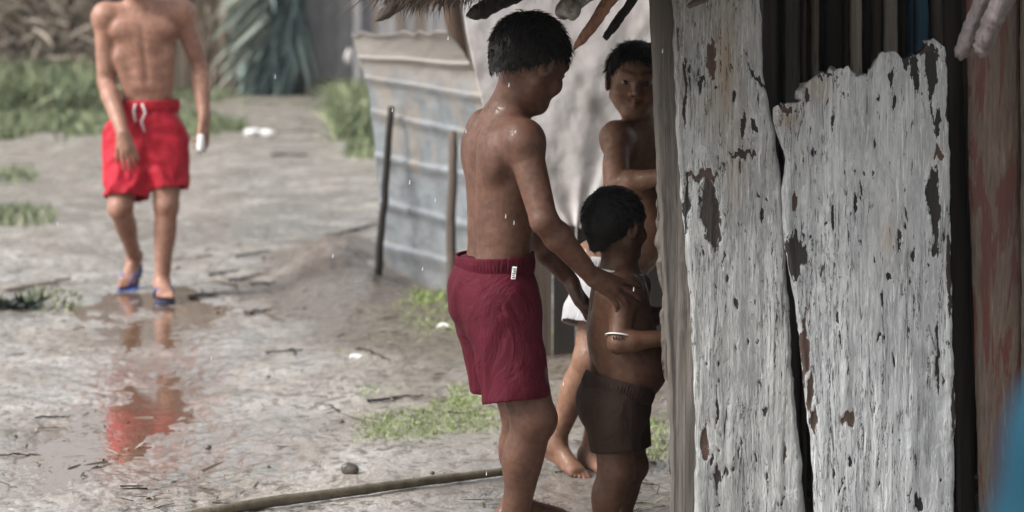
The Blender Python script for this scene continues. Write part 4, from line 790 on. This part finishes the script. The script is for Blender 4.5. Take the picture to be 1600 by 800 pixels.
def shorts(body, name, wc, up, r, f, rx, ry, hipz, legs, mat, h=.005, fold=.006, seed=0, seat=None, gather=70, band=True, bandmat=None, th=.006):
    """wc waist centre; legs = [(top centre, hem centre, r_top, r_hem)]"""
    s = Sdf(); up = nrm(up); A = (r, nrm(np.cross(up, r)), up)
    s.ell(hipz, (rx*1.1, ry*1.14, np.linalg.norm(wc-hipz)*1.7), A, .03, cut=[(wc, up)])
    s.cone(wc-up*.03, wc-up*.01, min(rx, ry)*.9, min(rx, ry)*.8, .03, cut=[(wc, up)])
    if seat is not None: s.ell(seat[0], seat[1], A, .035, cut=[(wc, up)])
    for (a, b, ra, rb_) in legs:
        d = nrm(b-a); s.cone(a, b+d*.03, ra, rb_, .022, cut=[(b, nrm(d+np.array((0, 0, -.4))))])
    for (a, b, ra, rb_) in legs:
        d = nrm(b-a); s.cone(b-d*.12, b+d*.12, rb_-th-.006, rb_-th+.006, .004, sub=True)
    v, q = s.mesh(h); v = relax(v, q, 2, .45); best = np.full(len(v), 9.); dr = np.zeros_like(v)
    for (a, b, ra, rb_) in legs:
        d = b-a; t = np.clip(((v-a)@d)/(d@d), -.6, 1.2); w_ = v-(a+t[:, None]*d); l = np.linalg.norm(w_, axis=1); k_ = l < best; best[k_] = l[k_]; dr[k_] = w_[k_]/(l[k_][:, None]+1e-6)
    x, y, z = v.T; fo = fbm(x*13+z*4, y*13, z*6, o=3, seed=seed)+.5*np.sin(fbm(x*8, y*8, z*4.5, o=2, seed=seed+3)*13)
    v = v+dr*(fold*fo*sst(0, .06, (wc-v)@up))[:, None]; o = mk(name, v, q, mat, body)
    if band:
        n, mm = 220, 9; th_ = np.arange(n)*2*math.pi/n; V = []
        for j in range(mm):
            t = j/(mm-1); g_ = 1+.014*np.sin(th_*gather)*(1-abs(2*t-1))+.02*math.sin(t*math.pi)
            V.append(wc+up*(.012-.045*t)+(np.cos(th_)*rx*.985*g_)[:, None]*A[0]+(np.sin(th_)*ry*1.02*g_)[:, None]*A[1])
        F = [(j*n+i, j*n+(i+1) % n, (j+1)*n+(i+1) % n, (j+1)*n+i) for j in range(mm-1) for i in range(n)]
        wb = mk('waistband', np.concatenate(V), F, bandmat or mat, o); md = wb.modifiers.new('t', 'SOLIDIFY'); md.thickness = .006; md.offset = -1
    return o
# ---- boy in maroon shorts
a = R(25); rA = np.array((math.sin(a), -math.cos(a), 0)); fA = np.array((math.cos(a), math.sin(a), 0))
hc = W(828, 98, 5.95); hf = nrm(np.array((math.cos(R(38)), math.sin(R(38)), -.50))); hu = np.array((0.1, 0, 1.))
s = Sdf()
neck = W(786, 178, 6.0); chest = W(786, 258, 5.99); belly = W(782, 352, 5.99); pelv = W(778, 440, 5.99)
shR, shL = W(818, 224, 5.86), W(760, 205, 6.12)
add_torso(s, neck, chest, belly, pelv, rA, fA, (.128, .083), (.104, .076), (.105, .082), shL, shR, headc=hc, nr=.046)
add_arm(s, shR, W(850, 345, 5.80), W(925, 432, 5.88), (.043, .033, .0325, .0215)); add_arm(s, shL, W(838, 375, 6.16), W(893, 440, 6.15), (.038, .031, .029, .020))
add_leg(s, W(790, 485, 5.92), W(833, 655, 5.88), W(800, 826, 5.93), (.074, .054, .047, .031), back=(-.9, -.3, 0)); add_leg(s, W(775, 480, 6.07), W(816, 655, 6.10), W(806, 790, 6.16), (.07, .050, .045, .030), back=(-.9, -.3, 0))
for (an, dx) in ((W(800, 826, 5.93), 0), (W(806, 790, 6.16), 0)):
    hl = np.array((an[0]-.035, an[1]-.01, .004)); bl = np.array((an[0]+.115, an[1]+.04, .004)); add_foot(s, an, hl, bl, (0, 0, 1), .20, side=1 if an[1] < 6 else -1)
# near hand spread over the toddler's shoulder, far hand on its back
add_hand(s, W(925, 432, 5.88), W(985, 462, 5.90)-W(925, 432, 5.88), (.25, -.9, .45), 1, L=.152, curls=(.18, .2, .38, .5), thumb=(.35, .4), spread=.26, rw=.0205)
add_hand(s, W(893, 440, 6.15), W(918, 505, 6.08)-W(893, 440, 6.15), (-.75, .1, -.1), -1, L=.150, curls=(.22, .2, .2, .25), thumb=(.3, .3), spread=.08, rw=.019)
add_head(s, hc, hf, hu, 1.02)
boyA = finish('person', s, .0036, SK_A, (0, 5.98, 0), 'boy in maroon shorts seen from behind with both hands on the toddler', (hc, hf, hu, 1.02))
add_hair(boyA, hc, hf, hu, 1.06, HAIR, 5200, low=-.016, length=.024, fringe=.04, seed=3, spike=.38, messy=.5)
add_eyes(boyA, hc, hf, hu, 1.02, EYE_W, EYE_I)
MAR = cloth_mat('maroon_cloth', (.066, .005, .013), .1)
ax = nrm(W(772, 400, 6)-W(776, 470, 6))
sh = shorts(boyA, 'shorts', W(773, 404, 5.99), nrm(ax+rA*.10), rA, fA, .108, .086, W(773, 455, 5.99),
       [(W(785, 480, 5.93), W(808, 627, 5.88), .094, .080), (W(762, 480, 6.08), W(779, 608, 6.10), .088, .066)], MAR, .0045, .0045, 4, seat=(W(750, 470, 5.98), (.10, .07, .10)))
# small white care label on the waistband
c = W(803, 424, 5.878); t_ = nrm(np.array((.93, -.25, .0))); upv = np.array((.12, 0, 1.)); V = []; F = []
lab = MB(); n_f = nrm(np.cross(t_, upv))
q = [c-t_*.0055-upv*.016, c+t_*.0055-upv*.016, c+t_*.0055+upv*.014, c-t_*.0055+upv*.014]; q = [p+np.array((0, -.026, 0)) for p in q]
lab.add(q+[p+np.array((0, .004, 0)) for p in q], [(0, 1, 2, 3), (7, 6, 5, 4), (0, 4, 5, 1), (1, 5, 6, 2), (2, 6, 7, 3), (3, 7, 4, 0)])
lb = lab.build('label_tag', simple('tag_white', (.5, .5, .5), (.65, .65, .65), 50), sh, smooth=False)
mk_ = MB()
for j, (w1, o1) in enumerate(((.008, 0), (.006, .001), (.008, 0), (.004, -.001), (.007, 0))):
    cc = c+np.array((0, -.0275, 0))+upv*(.009-j*.0052)+t_*o1; mk_.box(cc-np.array((w1/2, .0006, .0011)), cc+np.array((w1/2, .0006, .0011)))
mk_.build('printed_marks', simple('tag_ink', (.03, .03, .03), (.05, .05, .05), 50), lb, smooth=False)
# ---- toddler (dressed here in plain brown shorts)
a = R(22); rB = np.array((math.sin(a), -math.cos(a), 0)); fB = np.array((math.cos(a), math.sin(a), 0))
hc = W(962, 352, 6.04); hf = nrm(np.array((math.cos(R(42)), math.sin(R(42)), -.06))); hu = np.array((0, 0, 1.))
s = Sdf(); neck = W(968, 425, 6.05); chest = W(968, 480, 6.05); belly = W(976, 560, 6.05); pelv = W(960, 615, 6.05)
shR, shL = W(976, 458, 5.965), W(990, 450, 6.14)
add_torso(s, neck, chest, belly, pelv, rB, fB, (.090, .068), (.088, .076), (.085, .07), shL, shR, headc=hc, nr=.040, k=.05)
s.ell(W(998, 568, 6.05), (.078, .07, .075), (fB, rB, (0, 0, 1)), .05)
s.ell(W(968, 520, 6.04), (.075, .07, .1), (fB, rB, (0, 0, 1)), .04)
el, wr = W(966, 536, 5.925), W(1036, 528, 5.93); add_arm(s, shR, el, wr, (.030, .026, .025, .0185)); add_hand(s, wr, W(1066, 524, 5.95)-wr, (0, -.3, 1), 1, L=.105, curls=.5, rw=.0165, k=.005)
el2, wr2 = W(1008, 500, 6.16), W(1046, 486, 6.12); add_arm(s, shL, el2, wr2, (.028, .024, .023, .017)); add_hand(s, wr2, W(1074, 484, 6.1)-wr2, (0, -.3, 1), -1, L=.105, curls=.5, rw=.0155, k=.005)
anR, anL = W(936, 842, 6.0), W(966, 825, 6.13)
add_leg(s, W(957, 640, 6.0), W(962, 735, 5.99), anR, (.058, .043, .037, .026), back=(-.9, -.2, 0)); add_leg(s, W(972, 640, 6.11), W(985, 728, 6.12), anL, (.056, .041, .036, .025), back=(-.9, -.2, 0))
for an in (anR, anL): add_foot(s, an, np.array((an[0]-.025, an[1]-.005, .004)), np.array((an[0]+.075, an[1]+.03, .004)), (0, 0, 1), .14, side=1 if an[1] < 6.05 else -1, ra=.024)
add_head(s, hc, hf, hu, .85)
boyB = finish('person', s, .0036, SK_B, (.24, 6.05, 0), 'smallest child, a toddler in brown shorts reaching behind the grey corner post', (hc, hf, hu, .85))
add_hair(boyB, hc, hf, hu, .88, HAIR, 3200, low=-.03, length=.020, fringe=.04, seed=5, spike=.3, messy=.5)
add_eyes(boyB, hc, hf, hu, .85, EYE_W, EYE_I)
BRN = cloth_mat('brown_cloth', (.034, .021, .016), .1)
shorts(boyB, 'shorts', W(968, 600, 6.05), nrm(np.array((.30, 0, 1.))), rB, fB, .094, .082, W(958, 632, 6.05), [(W(956, 640, 6.0), W(962, 705, 5.99), .070, .060), (W(972, 640, 6.11), W(981, 700, 6.12), .066, .056)], BRN, .0045, .003, 8)
MCORD = simple('white_cord', (.5, .49, .47), (.68, .67, .65), 80, rough=.5)
def ring(name, c, ax1, ax2, r1, r2, rad, mat, parent, flat=1, dz=None):
    t = np.linspace(0, 2*math.pi, 49)[:, None]; p = c+np.cos(t)*r1*ax1+np.sin(t)*r2*ax2
    return MB().tube(p, rad, 8, caps=False, flat=flat).build(name, mat, parent)
ring('neck_cord', W(966, 424, 6.05), nrm(fB+np.array((0, 0, -.16))), rB, .060, .066, .0028, MCORD, boyB)
ub = nrm(el-shR); q1 = nrm(np.cross(ub, (0, 1, 0))); q2 = np.cross(ub, q1)
bc = shR+(el-shR)*.86; br_ = ring('bracelet', bc, q1, q2, .0305, .0305, .0045, MCORD, boyB, flat=.5)
MBLK = simple('bracelet_mark', (.01, .01, .012), (.02, .02, .02), 50)
pm = MB()
for j in (-1, 0, 1, 2): ang = j*.22; pc = bc+.0335*(nrm(-np.array((0, 1., 0))*math.cos(ang)+np.array((-1., 0, 0))*math.sin(ang))); pm.box(pc-np.array((.0022, .0012, .0032)), pc+np.array((.0014, .0012, .0032)))
pm.build('bracelet_beads', MBLK, br_, smooth=False)
# ---- child peeking out behind the post
hc = W(992, 127, 6.85); hf = nrm(np.array((.0, -1, -.10))); hu = np.array((.06, 0, 1.))
rC = np.array((-.97, -.22, 0)); rC = nrm(rC); fC = nrm(np.cross((0, 0, 1.), rC))
if fC[1] > 0: fC = -fC
s = Sdf(); neck = W(1003, 208, 6.87); chest = W(1004, 268, 6.87); belly = W(994, 350, 6.87); pelv = W(954, 432, 6.87)
shR, shL = W(963, 218, 6.80), W(1046, 214, 6.92)
add_torso(s, neck, chest, belly, pelv, rC, fC, (.115, .078), (.098, .078), (.105, .082), shL, shR, headc=hc, nr=.040)
s.ell(belly+fC*.04+np.array((.02, 0, 0)), (.085, .06, .085), None, .04)
elC, wrC = W(966, 288, 6.70), W(1040, 275, 6.62); add_arm(s, shR, elC, wrC, (.037, .032, .030, .020)); add_hand(s, wrC, W(1070, 268, 6.6)-wrC, (0, -.5, 1), 1, L=.14, curls=.5, rw=.018)
add_arm(s, shL, W(1066, 300, 6.8), W(1090, 240, 6.72), (.035, .03, .028, .02)); add_hand(s, W(1090, 240, 6.72), (.1, -.2, 1), (0, 1, .3), 1, L=.14, curls=.4, rw=.018)
an1, an2 = W(866, 692, 6.86), W(921, 712, 6.9)
add_leg(s, W(945, 462, 6.86), W(921, 560, 6.80), an1, (.066, .045, .042, .027), back=(-.3, .9, 0)); add_leg(s, W(966, 462, 6.9), W(950, 585, 6.86), an2, (.066, .046, .042, .027), back=(-.3, .9, 0))
add_foot(s, an1, an1+np.array((-.012, .03, -.052)), np.array((an1[0]+.058, an1[1]-.09, .008)), (.1, .1, 1), .185, side=-1)
add_foot(s, an2, np.array((an2[0]-.005, an2[1]+.035, .012)), np.array((an2[0]+.035, an2[1]-.08, .008)), (0, 0, 1), .185, side=-1)
add_head(s, hc, hf, hu, .96, smile=True)
SK_C = skin_mat('warm_brown_skin', (.15, .074, .046), (.22, .115, .073), .5)
boyC = finish('person', s, .0028, SK_C, (.3, 6.87, 0), 'smiling child in pale grey shorts peeking out behind the grey corner post', (hc, hf, hu, .96), smile=True)
add_hair(boyC, hc, hf, hu, 1.0, HAIR, 3200, low=-.03, length=.026, fringe=.042, seed=7, spike=.3, messy=.6)
add_eyes(boyC, hc, hf, hu, .96, EYE_W, EYE_I)
th_ = frame(hf, hu); tc = hc+.96*(.0765*th_[1]-.047*th_[2]); v_, f_ = Sdf().ell(tc, (.019, .008, .004), th_, None or .01).mesh(.0018); mk('teeth', v_, f_, simple('tooth', (.5, .47, .42), (.6, .57, .52), 60, rough=.25), boyC)
GRY = cloth_mat('pale_grey_cloth', (.42, .42, .43), .1)
shorts(boyC, 'shorts', W(952, 402, 6.87), np.array((.2, 0, 1.)), rC, fC, .090, .080, W(950, 445, 6.87), [(W(940, 440, 6.86), W(915, 510, 6.81), .080, .072), (W(962, 455, 6.9), W(958, 525, 6.87), .074, .07)], GRY, .0045, .005, 12)
# ---- man walking on the path
YD = 11.0
hc = W(212, -52, YD-.05); hf = nrm(np.array((.05, -1, -.25))); hu = np.array((0, 0, 1.))
rD = nrm(np.array((-1, -.10, 0))); fD = nrm(np.cross((0, 0, 1.), rD)); fD = fD if fD[1] < 0 else -fD
s = Sdf(); neck = W(219, 8, YD); chest = W(224, 62, YD); belly = W(231, 125, YD); pelv = W(231, 178, YD)
shR, shL = W(165, 28, YD-.03), W(284, 22, YD+.03)
add_torso(s, neck, chest, belly, pelv, rD, fD, (.150, .098), (.118, .086), (.108, .082), shL, shR, headc=hc, nr=.056, spine=False, k=.05)
for q in (-1, 1):
    s.ell(chest+rD*q*.072+fD*.062+np.array((0, 0, .045)), (.075, .035, .055), (rD, fD, (0, 0, 1)), .018)
    s.cone(chest+np.array((0, 0, .14))+fD*.05, (shR if q > 0 else shL)+np.array((0, 0, .045)), .013, .012, .02)
    for j in range(3): s.ell(belly+rD*q*.03+fD*.070+np.array((0, 0, .075-.05*j)), (.030, .014, .024), (rD, fD, (0, 0, 1)), .022)
    s.cone(chest+rD*q*.11+fD*.05-np.array((0, 0, .08)), belly+rD*q*.075+fD*.045-np.array((0, 0, .06)), .020, .016, .045)
s.cone(chest+fD*.108+np.array((0, 0, .06)), belly+fD*.096, .006, .005, .02, sub=True); s.ell(belly+fD*.097-np.array((0, 0, .055)), (.007, .01, .01), None, .006, sub=True)
wR, wL = W(192, 208, YD-.26), W(319, 182, YD-.06)
add_arm(s, shR, W(166, 128, YD-.04), wR, (.053, .040, .041, .027)); add_arm(s, shL, W(312, 105, YD+.06), wL, (.050, .038, .039, .026))
add_hand(s, wR, W(206, 255, YD-.29)-wR, (.25, -1, 0), -1, L=.185, curls=(.25, .28, .3, .35), rw=.024, spread=.07); add_hand(s, wL, W(319, 228, YD-.1)-wL, (.9, -.5, 0), 1, L=.185, curls=(.35, .4, .5, .55), rw=.024, thumb=(.3, .8))
kR, kL = W(188, 325, YD-.14), W(260, 322, YD-.10); aR, aL = W(210, 400, YD+.34), W(253, 444, YD-.12)
add_leg(s, W(202, 198, YD), kR, aR, (.084, .056, .047, .032), back=(0, 1, 0)); add_leg(s, W(258, 198, YD), kL, aL, (.084, .056, .048, .032), back=(0, 1, 0))
hl, bl = aR+np.array((.0, .055, -.045)), aR+np.array((-.015, -.085, -.135)); zz = float(gh(bl[0], bl[1], False)); bl[2] = max(bl[2], zz+.03); footR = (hl, bl)
add_foot(s, aR, hl, bl, (0, -.5, 1), .25, side=1, ra=.032)
z0 = max(0., float(gh(aL[0], aL[1]-.08, False)))+.022
hl2, bl2 = np.array((aL[0]-.005, aL[1]+.05, z0)), np.array((aL[0]+.03, aL[1]-.13, z0)); add_foot(s, aL, hl2, bl2, (0, 0, 1), .25, side=-1, ra=.032)
add_head(s, hc, hf, hu, 1.12)
man = finish('person', s, .0055, SK_D, (W(228, 0, YD)[0], YD, 0), 'bare chested young man in bright red shorts walking on the wet path', (hc, hf, hu, 1.12))
add_hair(man, hc, hf, hu, 1.16, HAIR, 1800, low=-.02, seed=9)
add_eyes(man, hc, hf, hu, 1.12, EYE_W, EYE_I)
RED = cloth_mat('bright_red_cloth', (.44, .018, .036), .1, .6)
sh = shorts(man, 'shorts', W(231, 160, YD), np.array((0, 0, 1.)), rD, fD, .136, .106, W(231, 200, YD), [(W(204, 215, YD), W(197, 310, YD-.11), .120, .098), (W(255, 215, YD), W(263, 297, YD-.06), .112, .094)], RED, .0065, .010, 16, gather=50)
for (p0, p1, p2, p3) in (((212, 162), (209, 172), (210, 183), (212, 190)), ((222, 162), (227, 176), (221, 190), (226, 206))):
    pts = [W(*p, YD-.118-.006*i) for i, p in enumerate((p0, p1, p2, p3))]; MB().tube(np.array(pts), .0045, 8).build('drawstring', MCORD, sh)
# flip flops: things the feet stand on
MSOLE = simple('blue_rubber', (.03, .06, .2), (.05, .10, .32), 30, rough=.5); MSOLE2 = simple('dark_sole_rubber', (.03, .03, .06), (.05, .06, .11), 30, rough=.5)
def flipflop(h_, b_, n, label, side, ms, msx):
    d = nrm(b_-h_); n = nrm(np.asarray(n)-np.dot(n, d)*d); sd = np.cross(d, n); L = .25; c0 = h_-d*.03; V = []; k = 26
    prof = [(0, .0), (.02, .026), (.06, .036), (.12, .034), (.17, .043), (.21, .046), (.24, .040), (.262, .024), (.27, .0)]
    out = [(t, w_) for t, w_ in prof]+[(t, -w_) for t, w_ in prof[-2:0:-1]]; nn = len(out)
    for z in (-.022, -.004): V += [c0+d*t+sd*w_+n*z for t, w_ in out]
    F = [tuple(range(nn))[::-1], tuple(range(nn, 2*nn))]+[(i, (i+1) % nn, nn+(i+1) % nn, nn+i) for i in range(nn)]
    base = h_*.5+b_*.5; ff = root('flip_flop', base, label, 'flip flop', 'flip flops worn by the man')
    mk('sole', V, F, msx, ff, smooth=False)
    toe = c0+d*.215+n*.010+sd*.010*side
    st = MB()
    for q in (-1, 1): st.tube(np.array([toe, c0+d*.19+sd*q*.022+n*.040, c0+d*.15+sd*q*.040+n*.030, c0+d*.12+sd*q*.042-n*.004]), .0065, 8)
    st.tube(np.array([toe+n*.004, toe-n*.014]), .005, 8); st.build('strap', ms, ff)
flipflop(footR[0], footR[1], (0, -.5, 1), 'blue flip flop on the lifted foot of the walking man', -1, MSOLE, MSOLE)
flipflop(hl2, bl2, (0, 0, 1), 'blue strapped flip flop with dark sole on the planted foot of the walking man', 1, MSOLE, MSOLE2)
c = W(314, 222, YD-.13); v_, f_ = Sdf().cone(c+np.array((0, 0, .02)), c-np.array((0, 0, .03)), .016, .020, .01).mesh(.004, disp=lambda x, y, z: .004*fbm(x*60, y*60, z*60)); tag(mk('paper_wad', v_, f_, MWL, base=c), "small white wad held in the walking man's hand", 'paper wad')
# ---- bystander close to the lens, only the edge of a teal shirt is in the picture
bx, by = .532, 1.45; up0 = np.array((0, 0, 1.)); rE = np.array((-1., 0, 0)); fE = np.array((0, 1., 0)); Pz = lambda x, y, z: np.array((bx+x, by+y, z))
s = Sdf(); neck = Pz(0, 0, 1.14); hc = Pz(0, .03, 1.30)
shl_, shr_ = Pz(.17, 0, 1.08), Pz(-.17, 0, 1.06)
add_torso(s, neck, Pz(0, 0, .99), Pz(0, 0, .84), Pz(0, 0, .73), -rE, fE, (.13, .09), (.12, .085), (.125, .09), shl_, shr_, headc=hc, nr=.05, spine=False)
for q in (-1, 1):
    e_, w_ = Pz(q*.215, .0, .86), Pz(q*.22, .07, .66); add_arm(s, Pz(q*.17, 0, 1.08), e_, w_, (.042, .035, .034, .023)); add_hand(s, w_, (0, .1, -1), (q, 0, 0), -q, L=.16, curls=.3, rw=.02)
    add_leg(s, Pz(q*.08, 0, .68), Pz(q*.085, .01, .38), Pz(q*.09, -.01, .08), (.08, .052, .05, .032), back=(0, -1, 0)); add_foot(s, Pz(q*.09, -.01, .08), Pz(q*.09, -.04, .004), Pz(q*.095, .12, .004), (0, 0, 1), .22, side=-q)
add_head(s, hc, fE, up0, 1.05)
by_ = finish('person', s, .007, SK_B, (bx, by, 0), 'blurred person in a teal shirt very close at the lower right corner', (hc, fE, up0, 1.05))
add_hair(by_, hc, fE, up0, 1.1, HAIR, 900, seed=11)
t = Sdf(); tA = (-rE, fE, up0); t.ell(Pz(0, 0, .99), (.150, .108, .17), tA, .04, cut=[(Pz(0, 0, 1.13), up0)]); t.ell(Pz(0, 0, .82), (.150, .110, .18), tA, .04, cut=[(Pz(0, 0, .70), -up0)])
for q in (-1, 1): t.cone(Pz(q*.05, 0, 1.10), Pz(q*.17, 0, 1.075), .055, .060, .03); t.cone(Pz(q*.17, 0, 1.075), Pz(q*.215, 0, .90), .062, .064, .02)
v_, f_ = t.mesh(.008, disp=lambda x, y, z: .008*fbm(x*16, y*16, z*9, o=3), cuts=[]); mk('shirt', v_, f_, cloth_mat('teal_cloth', (.006, .045, .075), .1), by_)
shorts(by_, 'shorts', Pz(0, 0, .78), up0, rE, fE, .130, .10, Pz(0, 0, .70), [(Pz(-.08, 0, .66), Pz(-.085, 0, .42), .10, .085), (Pz(.08, 0, .66), Pz(.085, 0, .42), .10, .085)], BRN, .008, .006, 22)

# ------------------------------------------------------------------ rain haze
hz = MB().box((-60, -12, -1.2), (60, 48, 7.5)).build('haze', None, smooth=False)
hm = bpy.data.materials.new('rain_haze'); hm.use_nodes = True; ht = hm.node_tree; ht.nodes.remove(ht.nodes['Principled BSDF'])
pv_ = ht.nodes.new('ShaderNodeVolumePrincipled'); pv_.inputs['Color'].default_value = (.93, .95, 1, 1); pv_.inputs['Density'].default_value = .0007; pv_.inputs['Anisotropy'].default_value = .2
ht.links.new(pv_.outputs[0], ht.nodes['Material Output'].inputs['Volume']); hz.data.materials.clear(); hz.data.materials.append(hm); tag(hz, kind='stuff', label='thin grey rain haze hanging over the path')
